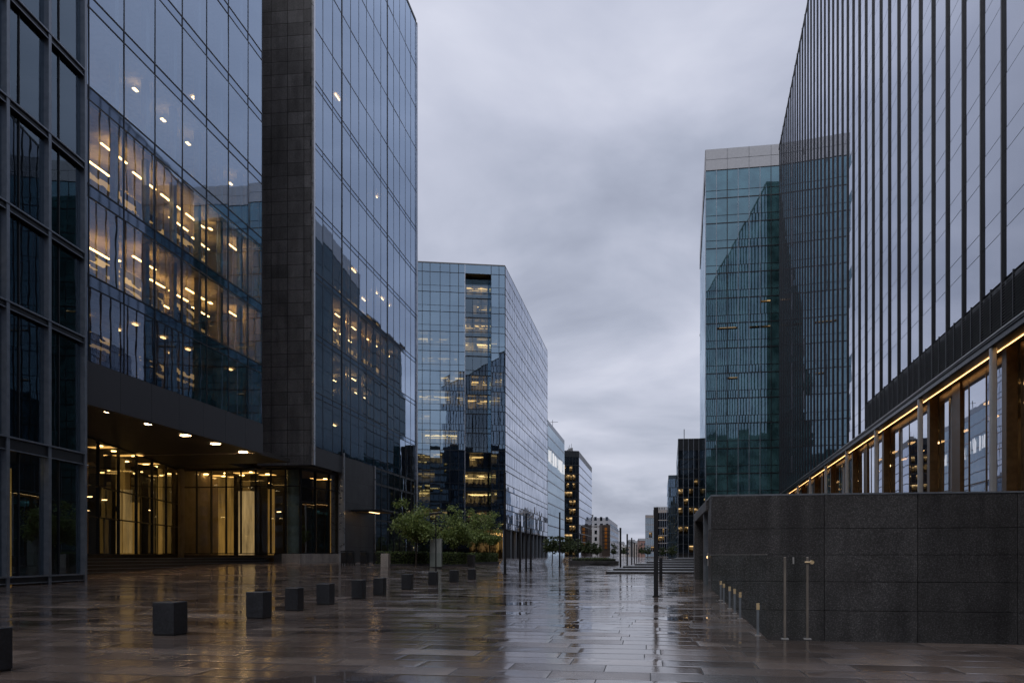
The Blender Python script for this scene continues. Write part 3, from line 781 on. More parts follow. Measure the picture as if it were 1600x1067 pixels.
# ================================================================== RIGHT FIN TOWER
def fin_tower():
    UV = 1092.0; K = 18000.0
    far = P(1217, K/(1217-UV)); near = P(1600, K/(1600-UV))
    t = (near-far).normalized()
    end = far + t*150
    F = Face(far, end, (-1, 0))
    S = lambda u: (P(u, K/(u-UV))-far).dot(t)
    root = thing('finned_office_tower', 'tall office tower with closely spaced dark vertical fins above a bronze lit ground floor', 'building', *F.xy(75, -10))
    zt = EYE+75.8; ledge = EYE+11.0; lou = EYE+13.55
    pitch = 2.91; s1 = S(1567.5)
    fins = []
    k = math.floor(s1/pitch)
    s = s1-k*pitch
    while s < 149: fins.append(s); s += pitch
    sl = S(1353)
    # glass strips
    zl = []
    z = EYE+16.0-3.75
    while z < zt-2:
        zl += [z, z+1.1]; z += 3.75
    edges = [0.0]+fins+[150.0]
    lf = 0
    for a, b in zip(edges[:-1], edges[1:]):
        if b-a < .2: continue
        z0 = lou if (a+b)/2 > sl else ledge+.1
        cuts = [z0]+[q for q in zl if z0+.3 < q < zt-.5]+[zt]
        g = MB()
        for c0, c1 in zip(cuts[:-1], cuts[1:]): F.pane(g, a+.04, b-.04, c0+.018, c1-.018, -.02, .0022)
        g.build('glass_strip', M['glass_j'], root)
    bk = MB(); F.box(bk, 0, 150, -.4, -.09, ledge+.02, zt); bk.build('curtain_wall_frame', M['bronze_dark'], root)
    for s in fins:
        m = MB(); F.box(m, s-.07, s+.07, -.04, .095, ledge+.25, zt+.5); m.build('fin', M['dark_metal'], root)
    # louvres
    for a, b in zip(edges[:-1], edges[1:]):
        if (a+b)/2 < sl or b-a < .3: continue
        m = MB(); z = ledge+.35
        while z < lou-.1:
            n = len(m.v)
            q0, q1 = F.pt(a+.1, .08, z), F.pt(b-.1, .08, z)
            q2, q3 = F.pt(b-.1, .0, z+.09), F.pt(a+.1, .0, z+.09)
            m.quad(q0, q1, q2, q3); m.quad(F.pt(a+.1, .08, z-.03), F.pt(b-.1, .08, z-.03), q1, q0)
            z += .15
        o = m.build('louvre_panel', M['dark_metal'], root)
        q = MB(); F.box(q, (a+b)/2-.04, (a+b)/2+.04, .02, .10, ledge+.3, lou); q.build('louvre_post', M['bronze_dark'], o)
    q = MB(); F.box(q, 0, 150, -.05, .2, lou-.06, lou+.06); q.build('sill', M['dark_metal'], root) if False else None
    # ledge beam: dark, with a steel lip
    q = MB(); F.box(q, -.1, 150, -3.4, .20, ledge-.1, ledge+.02); q.build('ledge', M['dark_metal'], root)
    q = MB(); F.box(q, -.1, 150, .10, .24, ledge+.021, ledge+.09); q.build('ledge_lip', M['steel'], root)
    q = MB(); F.box(q, -.1, 150, .02, .14, ledge-.38, ledge-.101); q.build('ledge_beam', plain('ledge_steel', (.045, .047, .053), .3, .6), root)
    # soffit, strip light
    q = MB(); F.box(q, -.1, 150, -3.3, .015, ledge-.42, ledge-.12); q.build('soffit', M['bronze'], root)
    q = MB(); F.box(q, .5, 149, -.58, -.535, ledge-.455, ledge-.425); q.build('strip_light', M['lamp_strip'], root)
    # columns and ground-floor glazing
    cs = []
    c = S(1550)
    while c > 2: cs.append(c); c -= 13.3
    cs = cs[::-1]
    c = cs[-1]+13.3
    while c < 149: cs.append(c); c += 13.3
    for c in cs:
        m = MB(); F.box(m, c-.16, c+.16, -.2, .10, 0, ledge-.39); m.build('column', M['steel'], root, bevel=.06)
        m = MB(); F.box(m, c-.3, c+.3, -1.06, -.55, 0, ledge-.44); m.build('bronze_pier', M['bronze'], root)
    prev = 0.0
    for c in cs+[150.0]:
        a, b = prev+1.0, c-1.0
        if b-a > 2:
            n = max(2, int(round((b-a)/2.9))); p = (b-a)/n
            for i in range(n):
                solid = (i == 1 and n >= 4 and c < cs[-3]+1 and int(c) % 3 != 1)
                g = MB()
                if solid: F.box(g, a+p*i, a+p*(i+.55), -1.1, -.88, 0, ledge-.45); g.build('bronze_panel', M['bronze'], root)
                g = MB(); F.pane(g, a+p*(i+(.56 if solid else 0))+.05, a+p*(i+1)-.05, .2, ledge-.9, -1.0, .004); w = g.build('shop_window', M['glass_ground'], root)
                f = MB(); F.box(f, a+p*i-.05, a+p*i+.05, -1.05, -.96, 0, ledge-.45); F.box(f, a+p*i+.051, a+p*(i+1)-.051, -1.05, -.97, ledge-.9, ledge-.46)
                F.box(f, a+p*i+.051, a+p*(i+1)-.051, -1.04, -.98, 5.6, 5.66)
                f.build('frame', M['bronze'], w)
        prev = c
    # interior of the ground floor
    q = MB(); F.box(q, 0, 150, -10, -9.7, 0, ledge-.4); q.build('inner_wall', M['innerwall'], root)
    q = MB(); F.box(q, 0, 150, -9.7, -3.31, ledge-.44, ledge-.2); q.build('ceiling', M['lobbyceil'], root)
    s = 6
    while s < 146:
        for dd in (-5, -7.5):
            q = MB(); F.box(q, s, s+1.4, dd, dd+.25, ledge-.55, ledge-.45); q.build('ceiling_light', M['lamp_dim'], root)
        s += 6.6
    # body
    q = MB(); F.box(q, .3, 150, -28, -10.05, 0, zt); F.box(q, .3, 150, -10.05, -.45, ledge+.03, zt); q.build('wall', M['darkin'], root)
    q = MB(); F.box(q, -.02, .28, -28, -.2, 0, zt); q.build('end_wall', M['glass_dark'], root)
    q = MB(); F.box(q, -.02, 150, -28, .06, zt+.01, zt+.4); q.build('roof', M['grey_roof'], root)
    return F
M['glass_ground'] = clear_glass('ground_floor_glass', (.85, .9, 1.0), (.6, .58, .52), .34, 1.6)
FJ = fin_tower()

# ================================================================== GRANITE WALL BLOCK (right foreground)
def granite_block():
    f0, f1 = P(1112, 32.6), P(1600, 30.6)
    t = (f1-f0).normalized(); f1 = f0 + t*13.9
    F = Face(f0, f1, (0, -1))
    r1 = P(1087, 48.5)
    E = Face(f0, r1, (-1, 0))
    root = thing('granite_pavilion', 'long low block of dark speckled granite slabs behind the glass balustrade', 'pavilion', f0.x+6, f0.y+6)
    top = EYE+92*32.6/1200
    rows = [top, EYE+40*32.6/1200, EYE, EYE-41*32.6/1200, EYE-85*32.6/1200, -3.0]
    us = [1112, 1288, 1434, 1590]
    cols = [0.0]
    for u in us[1:]:
        # intersection of the column ray with the wall plane
        d = P(u, 1.0); a = f0; nn = F.n
        k = a.dot(nn)/d.dot(nn); cols.append((d*k-a).dot(F.t))
    cols.append(F.L)
    gs = [stone('slab_granite_%s' % n, (.055*f, .055*f, .060*f), .4, speck=.8) for n, f in (('a', 1.0), ('b', .84), ('c', 1.16))]
    for i in range(len(cols)-1):
        for k in range(5):
            m = MB(); F.box(m, cols[i]+(.012 if i else -.02), cols[i+1]-.012, -.12, 0, rows[k+1]+.012, rows[k]-.012)
            m.build('granite_slab', gs[(i*2+k*3) % 3], root, bevel=.006)
    # body behind the slabs (lower half set back under the doorway on the street side)
    far = f1 + Vector((0, 15))
    b0 = E.xy(0, -.45); bk = E.xy(E.L, -.45)
    m = MB(); m.prism([F.xy(.3, -.125), F.xy(F.L, -.125), (far.x, far.y), (bk[0], bk[1])], -3, top-.05); m.build('wall', M['dark_metal'], root)
    # street-side return: corner slab stack, open portal, frame
    for k in range(5):
        m = MB(); E.box(m, 0.13, 2.6, -.4, .0, max(rows[k+1]+.012, -3), rows[k]-.012); m.build('return_slab', gs[k % 3], root, bevel=.006)
    m = MB(); E.box(m, 2.62, E.L, -.4, .1, top-.45, top-.02); m.build('portal_lintel', M['granite'], root)
    m = MB(); E.box(m, E.L-1.3, E.L, -.4, .1, -.1, top-.46); m.build('portal_jamb', M['granite'], root)
    m = MB(); E.box(m, 5.5, 5.9, -.38, .05, -.1, top-.47); m.build('portal_post', M['frame_grey'], root)
    q = MB(); E.box(q, 2.2, 2.45, .005, .05, 1.0, 1.6); q.build('intercom_panel', M['steel'], root)
    q = MB(); E.box(q, 2.27, 2.38, .051, .07, 1.35, 1.45); q.build('indicator_lamp', M['lamp_dim'], root)
    # coping
    m = MB(); m.prism([E.xy(-.0, .03), F.xy(F.L, .04), (far.x, far.y), E.xy(E.L, .1)], top-.015, top+.05); m.build('coping', M['frame_grey'], root)
granite_block()

# glass balustrade round the sunken court
def balustrade():
    root = thing('glass_balustrade', 'frameless glass balustrade with slim steel posts at the edge of the sunken court', 'balustrade', 2.05, 14.0)
    def ex(y): return 2.08 + .033*(y-14.1)
    # long side, receding
    ys = [14.0, 17.0, 20.5, 24.5, 29, 34, 39.5, 45.5, 52, 60]
    for a, b in zip(ys[:-1], ys[1:]):
        g = MB(); g.box(ex(a)-.012, ex(a)+.012, a+.03, b-.03, .05, 1.5)
        g.v = [(x + (.033*(y-a)), y, z) for x, y, z in g.v]
        gp = g.build('glass_panel', M['glass_clear'], root)
        q = MB(); q.box(ex(a)-.009, ex(a)+.009, a+.03, b-.03, 1.501, 1.512); q.v = [(x + (.033*(y-a)), y, z) for x, y, z in q.v]; q.build('top_edge', M['steel'], gp)
    pts = []
    for u, vt, vb in ((1198.3, 942.5, 993), (1163.2, 925, 966.6), (1153.3, 920, 958.5), (1143.4, 916.4, 951), (1136.8, 912, 942.5), (1129.8, 907.7, 938)):
        Z = 1800/(vb-HY); p = P(u, Z); h = (vb-vt)*Z/1200
        y = p.y; x = ex(y)-.06
        w = .015 + .0004*Z
        m = MB(); m.box(x-w, x+w, y-w, y+w, .013, h*.8); o = m.build('short_post', M['frame_grey'], root)
        m = MB(); m.box(x-w*2.4, x+w*2.4, y-w*2.4, y+w*2.4, -.01, .012); m.build('base_plate', M['steel'], o)
        m = MB(); m.box(x-w*1.3, x+w*1.3, y-w*1.3, y+w*1.3, h*.8, h); m.build('brass_clamp', M['brass'], o)
    # front end with two tall posts
    fr = Face(P(1200, 13.85), P(1262, 13.75), (0, -1))
    for u in (1225.5, 1260.5):
        p = P(u, 13.78)
        m = MB(); m.box(p.x-.02, p.x+.02, p.y-.07, p.y-.03, 0, 1.46); tp = m.build('tall_post', M['post_bronze'], root, bevel=.006)
        m = MB(); m.box(p.x-.06, p.x+.06, p.y-.11, p.y+.01, -.01, .012); m.build('base_plate', M['steel'], tp)
    p = P(1260.5, 13.78); m = MB(); m.tube((p.x-.05, p.y-.09, 1.37), (p.x+.07, p.y-.09, 1.37), .012, .012, 10); m.tube((p.x+.07, p.y-.115, 1.37), (p.x+.07, p.y-.06, 1.37), .035, .035, 14)
    m.build('gate_latch', M['brass'], root)
    p = P(1239, 13.78); m = MB(); m.box(p.x-.012, p.x+.012, p.y-.05, p.y-.02, 1.34, 1.46); m.build('glass_clip', M['steel'], root)
    for a, b in ((0, .26), (.34, .68)):
        g = MB(); fr.box(g, a+.01, b-.01, -.012, .012, .06, 1.46); g.build('glass_panel', M['glass_clear'], root)
balustrade()

# ================================================================== TEAL TOWER (right, middle distance)
def teal_tower():
    a = P(1102.5, 152.5); zt = EYE+632*152.5/1200
    b = Vector((46.0, a.y+.6))
    F = Face(a, b, (0, -1))
    side_end = P(1093.8, 205)
    E = Face(a, side_end, (-1, 0))
    root = thing('teal_glass_tower', 'teal glass tower with a pale parapet band standing beside the finned tower', 'building', a.x+15, a.y+15)
    par = 33*152.5/1200
    n = 16; p = 2.08; L = p*n
    zs = []
    z = zt-par; first = True
    bands = []
    while z > 1:
        h = 4.95 if not first else 5.6
        z0 = max(z-h, .3); bands.append((z0, z)); z = z0 if z0 > 1 else 0; first = False
    for k, (z0, z1) in enumerate(bands):
        g = MB(); sp = z0+1.55
        for i in range(n):
            F.pane(g, p*i+.03, p*(i+1)-.03, sp+.04, z1-.04, 0, .005)
            F.pane(g, p*i+.03, p*(i+1)-.03, z0+.04, sp-.04, 0, .005)
        g.build('window_band', M['glass_teal'] , root)
        t = MB(); F.box(t, 0, L, -.1, .07, z1-.09, z1+.09); F.box(t, 0, L, -.1, .05, sp-.04, sp+.04); t.build('transom', M['bronze_dark'], root)
        g = MB(); m2 = 8; q = E.L/m2
        for i in range(m2): E.pane(g, q*i+.03, q*(i+1)-.03, z0+.05, z1-.05, 0, .003)
        g.build('side_window_band', M['glass_teal_side'], root)
    for i in range(n+1):
        m = MB(); w = .05 if i != 2 else .07; F.box(m, p*i-w, p*i+w, -.1, .1, 0, zt-par); m.build('mullion', M['frame_grey'] if i % 4 != 2 else M['dark_metal'], root)
    # parapet: two rows of pale panels
    for r in range(2):
        for i in range(0, 16, 2):
            m = MB(); F.box(m, p*i+.03, p*(i+2)-.03, -.3, .12, zt-par*(r+1)/2+.04, zt-par*r/2-.04); m.build('parapet_panel', M['parapet'], root)
    m = MB(); F.box(m, 0, L, -.31, .05, zt-par, zt-.02); m.build('parapet_backing', M['dark_metal'], root)
    m = MB(); E.box(m, .1, E.L, -.3, .1, zt-par, zt); m.build('parapet_side', M['parapet'], root)
    bd = MB(); bd.prism([F.xy(.05, -.15), F.xy(L, -.15), F.xy(L, -52), E.xy(E.L, -.15)], 0, zt-.3); bd.build('wall', M['darkin'], root)
    # lit rooms glimpsed on some floors
    for k, i0, i1, mat in ((5, 5, 6, 'room_spots'), (6, 1, 3, 'room_faint'), (6, 4, 6, 'room_faint'), (8, 2, 3, 'room_faint'), (13, 1, 5, 'room_teal')):
        if k >= len(bands): continue
        z0, z1 = bands[k]
        m = MB(); F.box(m, p*i0+.1, p*i1-.1, .012, .018, z1-(1.25 if k < 12 else 2.4), z1-.8); m.build('lit_window', M[mat], root)
M['room_faint'] = lit_room('lit_room_faint', (1, .72, .4), .035, lamp=10.0, seedoff=3.0)
M['room_teal'] = lit_room('teal_lit_room', (.35, .9, .85), .16, lamp=1.5)
teal_tower()

# ================================================================== BLUE BLOCK (left, middle distance)
def blue_block():
    zt = EYE+450*170/1200.0
    c = P(789.5, 170); fl = P(600, 166.6)
    F = Face(fl, c, (0, -1))          # front: s grows to the right
    e = P(855.5, 241)
    E = Face(c, e, (1, 0))
    root = thing('blue_glass_block', 'blue glass office block with a recessed lit bay, behind the leafy trees', 'building', c.x-14, c.y+14)
    def sx(u):
        d = P(u, 1.0); k = fl.dot(F.n)/d.dot(F.n); return (d*k-fl).dot(F.t)
    cols = [sx(u) for u in (600, 612, 624, 637, 649.3, 659.7, 672, 687.7, 703, 716.6, 726.5)]
    colr = [sx(u) for u in (767.4, 779.7, 789.5)]
    n0, n1 = cols[-1], colr[0]
    pitch = 4.32
    bands = []; z = zt-1.9
    while z > 6: bands.append((z-pitch, z)); z -= pitch
    bands = [b for b in bands if b[0] > 4]
    zb = bands[-1][0]
    # panes by floor
    for k, (z0, z1) in enumerate([(zt-1.9, zt)]+bands):
        g = MB()
        sp = z0+1.4 if k else z0
        for cc in (cols, colr):
            g = MB()
            for a, b in zip(cc[:-1], cc[1:]):
                F.pane(g, a+.03, b-.03, sp+.03, z1-.05, 0, .006)
                if k: F.pane(g, a+.03, b-.03, z0+.05, sp-.03, 0, .006)
            if k == 0 and cc is colr: F.pane(g, n0+.03, n1-.03, z0+.03, z1-.03, 0, .004)
            g.build('window_band', M['glass_b'], root)
            t = MB(); F.box(t, cc[0], cc[-1], -.1, .02, z0-.07, z0+.07)
            if k: F.box(t, cc[0], cc[-1], -.1, .02, sp-.04, sp+.04)
            t.build('transom', M['bronze_dark'], root)
        # recessed bay
        if k:
            g = MB(); w = (n1-n0)/3
            for i in range(3): F.pane(g, n0+w*i+.03, n0+w*(i+1)-.03, z0+.05, z1-.05, -3.5, .004)
            g.build('bay_window', M['glass_bay'], root)
            t = MB(); F.box(t, n0+.02, n1-.02, -3.6, -3.4, z0-.1, z0+.12); F.box(t, n0+.02, n1-.02, -3.58, -3.42, z0+1.1, z0+1.2); t.build('bay_transom', M['bronze_dark'], root)
        # side face
        g = MB(); m = 30; q = E.L/m
        for i in range(m):
            E.pane(g, q*i+.04, q*(i+1)-.04, sp+.03, z1-.06, 0, .012)
            if k: E.pane(g, q*i+.04, q*(i+1)-.04, z0+.06, sp-.03, 0, .012)
        g.build('side_window_band', M['glass_side'], root)
        t = MB(); E.box(t, .1, E.L, -.1, .015, z0-.12, z0+.12)
        if k: E.box(t, .1, E.L, -.1, .015, sp-.10, sp+.08)
        t.build('side_transom', M['bronze_dark'], root)
    for s in cols+colr:
        m = MB(); F.box(m, s-.06, s+.06, -.1, .03, zb, zt); m.build('mullion', M['bronze_dark'] if s != n0 else M['trim'], root)
    fr = MB()
    for i in range(31): E.box(fr, E.L/30*i-.06, E.L/30*i+.06, -.1, .012, zb, zt)
    fr.build('side_mullion_frame', M['bronze_dark'], root)
    # notch walls
    m = MB(); F.box(m, n0+.005, n0+.05, -3.5, -.12, zb, zt-1.95); m.build('bay_wall', M['glass_dark'], root)
    m = MB(); F.box(m, n1-.05, n1-.005, -3.5, -.12, zb, zt-1.95); m.build('bay_wall', M['glass_b'], root)
    # body and floors behind the glass
    for s0, s1, dd in ((0.2, n0-.06, -5.0), (n1+.06, colr[-1]-.2, -5.0), (n0+.05, n1-.05, -8.0)):
        m = MB(); F.box(m, s0, s1, dd-.3, dd, 0, zt-.3); m.build('rear_wall', M['darkin'], root)
    for z0, z1 in bands:
        for s0, s1, d1 in ((.2, n0-.06, -.2), (n1+.06, colr[-1]-.25, -.2), (n0+.06, n1-.06, -3.7)):
            m = MB(); F.box(m, s0, s1, -5 if d1 > -1 else -8, d1, z0+.1, z0+.9); m.build('floor_slab', M['spandrel'], root)
    m = MB(); m.prism([F.xy(.1, -8.4), F.xy(F.L-.2, -8.4), E.xy(E.L, -.2), (E.xy(E.L, -.2)[0]-28, E.xy(E.L, -.2)[1])], 0, zt-.2); m.build('wall', M['darkin'], root)
    m = MB(); E.box(m, .3, 10, -.5, -.15, 0, zt-.2); m.build('wall', M['darkin'], root)
    m = MB(); m.prism([F.xy(0, -.05), F.xy(F.L-.05, -.05), E.xy(E.L, -.05), (E.xy(E.L)[0]-28, E.xy(E.L)[1])], zt+.02, zt+.3); m.build('roof', M['grey_roof'], root)
    # lit rooms: (photo row of the room, from column, to column)
    def room(v, u0, u1, mat, dd=-4.6):
        zc = EYE+(HY-v)*169/1200
        b = min(bands, key=lambda q: abs((q[0]+q[1])/2+.7-zc))
        m = MB(); a, c2 = sx(u0), sx(u1)
        F.box(m, a, c2, dd, dd+.05, b[0]+1.0, b[1]-.02); m.build('lit_room', M[mat], root)
    for v, u0, u1, mat in ((625, 655, 688, 'room'), (625, 688, 726, 'room'), (655, 655, 672, 'room_dim'), (686, 658, 716, 'room_bright'), (722, 651, 692, 'room'), (751, 651, 680, 'room_dim'), (783, 655, 672, 'room'),
                           (597, 690, 726, 'room'), (520, 650, 670, 'room_spots'), (520, 672, 703, 'room_dim'), (552, 660, 716, 'room_dim'), (812, 655, 700, 'room_dim'), (526, 768, 780, 'room'), (597, 768, 788, 'room'), (625, 768, 785, 'room'),
                           (722, 768, 780, 'room_dim'), (751, 768, 778, 'room'), (783, 768, 780, 'room')):
        room(v, u0, u1, mat)
    for v, u0, u1, mat in ((440, 733, 767, 'room'), (466, 744, 766, 'room'), (496, 728, 767, 'room'), (526, 728, 767, 'room_bright'), (597, 740, 766, 'room'), (625, 735, 766, 'room'),
                           (722, 738, 760, 'room'), (751, 728, 767, 'room_bright'), (783, 728, 767, 'room_bright'), (812, 735, 766, 'room_dim')):
        room(v, u0, u1, mat, -7.9)
    # ground floor: lit corner entrance and colonnade along the side
    gz = zb-.12
    q = MB(); E.box(q, .5, 9, -2.2, -2.1, .6, gz); q.build('entrance_glow', M['room_gold'], root)
    q = MB(); F.box(q, sx(736), sx(786), -4.0, -3.9, .6, gz); q.build('shopfront', M['room_dim'], root)
    q = MB(); F.box(q, .3, sx(735), -4.0, -3.9, .6, gz); q.build('shopfront', M['glass_dark'], root)
    q = MB(); E.box(q, 9.2, E.L, -2.6, -2.4, .3, gz); q.build('shopfront', M['brown_tower'], root)
    for i in range(11):
        s = .3+i*(E.L-1)/10
        q = MB(); E.box(q, s-.35, s+.35, -.6, .0, 0, gz); q.build('column', M['frame_grey'], root)
        if i in (2, 4, 5, 7, 8):
            q = MB(); E.box(q, s+1.5, s+4.8, -2.38, -2.33, .4, gz-.6); q.build('shop_window', M['room_gold'] if i in (5, 8) else M['room_dim'], root)
    q = MB(); E.box(q, 0, E.L, -2.6, .02, zb-.11, zb+.0); q.build('soffit', M['soffit'], root)
    q = MB(); F.box(q, 0, F.L-.2, -5, .02, zb-.11, zb+.0); q.build('soffit', M['soffit'], root)
M['room_bright'] = lit_room('lit_room_bright', (1, .63, .24), .36, lamp=5.0, seedoff=7.0)
blue_block()

# ================================================================== FURTHER BUILDINGS
def simple_tower(name, label, front, side, zt, glass_f, glass_s, floor_h, nf, ns, frame, lit=(), roofmat='grey_roof', z_lo=0.0, depth=20, lit_mat='room_spots', par=1.5, mull='frame_grey'):
    """front = (p_left, p_right); side = (p_near, p_far) or None"""
    F = Face(front[0], front[1], (0, -1))
    root = thing(name, label, 'building', front[0].x, front[0].y)
    E = Face(side[0], side[1], (1, 0) if side[0].x < 6 and front[1] == side[0] else (-1, 0)) if side else None
    z = zt-par; k = 0
    while z > 2:
        z0 = max(z-floor_h, .3)
        g = MB(); p = F.L/nf
        for i in range(nf): F.pane(g, p*i+.03, p*(i+1)-.03, z0+.35, z-.05, 0, .006)
        g.build('window_band', M[glass_f], root)
        t = MB(); F.box(t, 0, F.L, -.2, .04, z0-.05, z0+.33); t.build('spandrel', M[frame], root)
        if E:
            g = MB(); p2 = E.L/ns
            for i in range(ns): E.pane(g, p2*i+.03, p2*(i+1)-.03, z0+.35, z-.05, 0, .006)
            g.build('side_window_band', M[glass_s], root)
            t = MB(); E.box(t, 0, E.L, -.2, .05, z0-.05, z0+.33); t.build('side_spandrel', M[frame], root)
        for (kk, i0, i1) in lit:
            if kk == k:
                q = MB(); F.box(q, p*i0+.15, p*i1-.15, .012, .02, z0+.6, z-.25); q.build('lit_window', M[lit_mat], root)
        z = z0 if z0 > 2 else 0; k += 1
    for i in range(nf+1):
        m = MB(); F.box(m, F.L/nf*i-.08, F.L/nf*i+.08, -.1, .09, 0, zt); m.build('mullion', M[mull], root)
    m = MB(); F.box(m, .02, F.L-.02, -.3, .0, zt-par+.02, zt-.02); m.build('parapet', M[frame], root)
    if E:
        m = MB(); E.box(m, .02, E.L-.02, -.3, .0, zt-par+.02, zt-.02); m.build('parapet', M[frame], root)
        a, b, c = F.xy(.1, -.25), F.xy(F.L-.1, -.25), E.xy(E.L, -.25)
        if front[1] == side[0]: poly = [a, b, c, (a[0], c[1])]
        else: poly = [a, b, (b[0], c[1]), c]
    else:
        a, b = F.xy(.05, -.25), F.xy(F.L-.05, -.25); poly = [a, b, (b[0], b[1]+depth), (a[0]+.2, a[1]+depth)]
    m = MB(); m.prism(poly, 0, zt-.1); m.build('wall', M['darkin'], root)
    m = MB(); m.prism(poly, zt-.095, zt+.1); m.build('roof', M[roofmat], root)
    return root, F, E

# grey-blue block with lit lettering band, beyond the blue block
pc0, pc1 = P(855.5, 246), P(882, 291)
r, F, E = simple_tower('grey_glass_block', 'pale grey glass block with bright signage near its roof, beyond the blue block', (P(820, 245.5), pc0), (pc0, pc1), EYE+43.3, 'glass_grey', 'glass_grey2' if False else 'glass_grey', 3.6, 6, 14, 'frame_grey')
random.seed(3)
for i in range(9):
    s = 1.5+i*5.0; zc = EYE+32-.0*i; w = rnd.uniform(1.6, 2.6); h = rnd.uniform(3.0, 4.6)
    m = MB()
    E.box(m, s, s+.5, .1, .3, zc-h/2, zc+h/2)
    if i % 3 != 1:
        E.box(m, s+w, s+w+.5, .1, .3, zc-h/2, zc+h/2)
        a, b = (s+.25, s+w+.25) if i % 2 else (s+.25, s+w*.5)
        m.quad(E.pt(a, .2, zc+h/2), E.pt(a+.6, .2, zc+h/2), E.pt(b+.6, .2, zc-h/2), E.pt(b, .2, zc-h/2))
    m.build('rooftop_letter', emit('sign_white_%d' % i, (.95, .95, 1.0), .55), r)
p = P(868, 262); m = MB(); m.cyl(p.x-1, p.y, EYE+43, EYE+46, .07, n=6); m.box(p.x-1.8, p.x+.8, p.y-.06, p.y+.06, EYE+45.2, EYE+45.3); m.build('antenna', M['dark_metal'], r)

pd0, pd1 = P(904.5, 354), P(924.8, 421)
lit = [(k, i, i+1) for k in range(1, 12) for i in range(5) if rnd.random() < .55]
r, F, E = simple_tower('dark_office_tower', 'dark office tower with scattered lit windows left of the white building', (P(874, 352), pd0), (pd0, pd1), EYE+162*354/1200, 'glass_dark', 'glass_side', 3.9, 6, 12, 'bronze_dark', lit, mull='bronze_dark', par=2.8)
for u, hh in ((890, 3.5), (893, 4.2), (888, 2.5)):
    p = P(u, 360); m = MB(); m.box(p.x-.6, p.x+.6, p.y-.6, p.y+.6, EYE+47.9, EYE+47.9+hh*.5); m.cyl(p.x, p.y, EYE+47.9+hh*.5, EYE+47.9+hh, .08, n=6); m.build('roof_vent', M['grey_roof'], r)

# white building
def white_building():
    a, b = P(908, 450), P(953.5, 452); e = P(967, 560)
    F = Face(a, b, (0, -1)); E = Face(b, e, (1, 0))
    zt = EYE+58*450/1200
    root = thing('white_building', 'white stuccoed mid-rise with rows of small dark windows at the end of the street', 'building', a.x, a.y)
    m = MB(); m.prism([F.xy(0), F.xy(F.L), E.xy(E.L), (a.x, E.xy(E.L)[1])], 0, zt-4.4); m.build('wall', M['white_wall'], root)
    m = MB(); m.prism([F.xy(0, -.8), F.xy(F.L-1, -.8), E.xy(E.L, -1), (a.x, E.xy(E.L)[1]-1)], zt-4.39, zt); m.build('attic_storey', M['parapet'], root)
    m = MB(); m.prism([F.xy(0, .4), F.xy(F.L, .4), E.xy(E.L, .4), (a.x, E.xy(E.L)[1])], zt-4.9, zt-4.41); m.build('cornice', M['white_wall'], root)
    m = MB(); m.prism([F.xy(2, -3), F.xy(8, -3), F.xy(8, -9), F.xy(2, -9)], zt+.01, zt+2); m.build('plant_room', M['grey_roof'], root)
    z = 1.2
    while z < zt-1.5:
        for i in range(5):
            s = 1.2+i*3.4
            w = MB(); F.box(w, s, s+1.5, -.85 if z > zt-5 else -.15, (-.78 if z > zt-5 else .02), z+.6, z+2.9); w.build('window', M['glass_dark'], root)
        if z < zt-5:
            for i in range(14):
                s = 3+i*7.3
                w = MB(); E.box(w, s, s+4.2, -.15, .02, z+.6, z+2.9); w.build('window', M['glass_dark'], root)
        z += 3.95
white_building()
p0, p1 = P(940.7, 440), P(953.3, 441)
Ft = Face(p0, p1, (0, -1))
r = thing('brown_stair_tower', 'slim brown glazed tower with orange lit panes standing before the white building', 'tower', p0.x, p0.y)
m = MB(); Ft.box(m, 0, Ft.L, -5, 0, 0, EYE+47*440/1200); m.build('wall', M['brown_tower'], r)
for k in range(6):
    m = MB(); Ft.box(m, Ft.L*.32, Ft.L*.62, .01, .05, 5+k*2.1, 6.6+k*2.1); m.build('lit_window', emit('orange_glow_%d' % k, (1, .36, .08), .04+.012*k), r)
    m = MB(); Ft.box(m, .1, Ft.L-.1, .06, .14, 4.5+k*2.1, 4.75+k*2.1); m.build('transom', M['bronze_dark'], r)

# right-hand distant buildings
ph0 = P(1059.5, 262)
lit = [(k, i, i+1) for k in range(3, 16) for i in range(4) if rnd.random() < .34]
r, F, E = simple_tower('black_office_tower', 'near-black office tower with pale vertical mullions and scattered lit windows beside the teal tower', (ph0, P(1100, 261)), (ph0, P(1056.8, 330)), EYE+181*262/1200, 'glass_dark', 'glass_grey', 3.2, 5, 10, 'bronze_dark', lit, mull='frame_grey', par=4.0)
p = P(1069, 266); m = MB(); m.cyl(p.x, p.y, EYE+39.5, EYE+43.5, .12, n=6); m.build('antenna', M['dark_metal'], r)
pg0 = P(1044.5, 331)
r, F, E = simple_tower('slim_teal_tower', 'slim pale teal tower left of the near-black office tower', (pg0, P(1058.5, 330)), (pg0, P(1042.3, 380)), EYE+124*331/1200, 'glass_grey', 'glass_dark', 3.9, 4, 6, 'spandrel', mull='spandrel')
pf0 = P(1021, 421)
lit = [(k, i, i+1) for k in (2, 3) for i in range(5) if rnd.random() < .8]
r, F, E = simple_tower('stepped_office_block', 'stepped grey office block with a sign box on its roof behind the tall dark post', (pf0, P(1045, 420)), None, EYE+70*421/1200, 'glass_dark', None, 4.2, 7, 0, 'beige', lit, mull='frame_grey', lit_mat='room')
m = MB(); F.box(m, 1.6, 7.9, -4, -.5, EYE+70*421/1200+.12, EYE+75*421/1200); m.build('roof_sign_box', M['parapet'], r)
for i in range(3):
    m = MB(); F.box(m, 3.0+i*1.3, 3.7+i*1.3, -.49, -.40, EYE+71*421/1200, EYE+74*421/1200); m.build('sign_mark', M['grey_roof'], r)
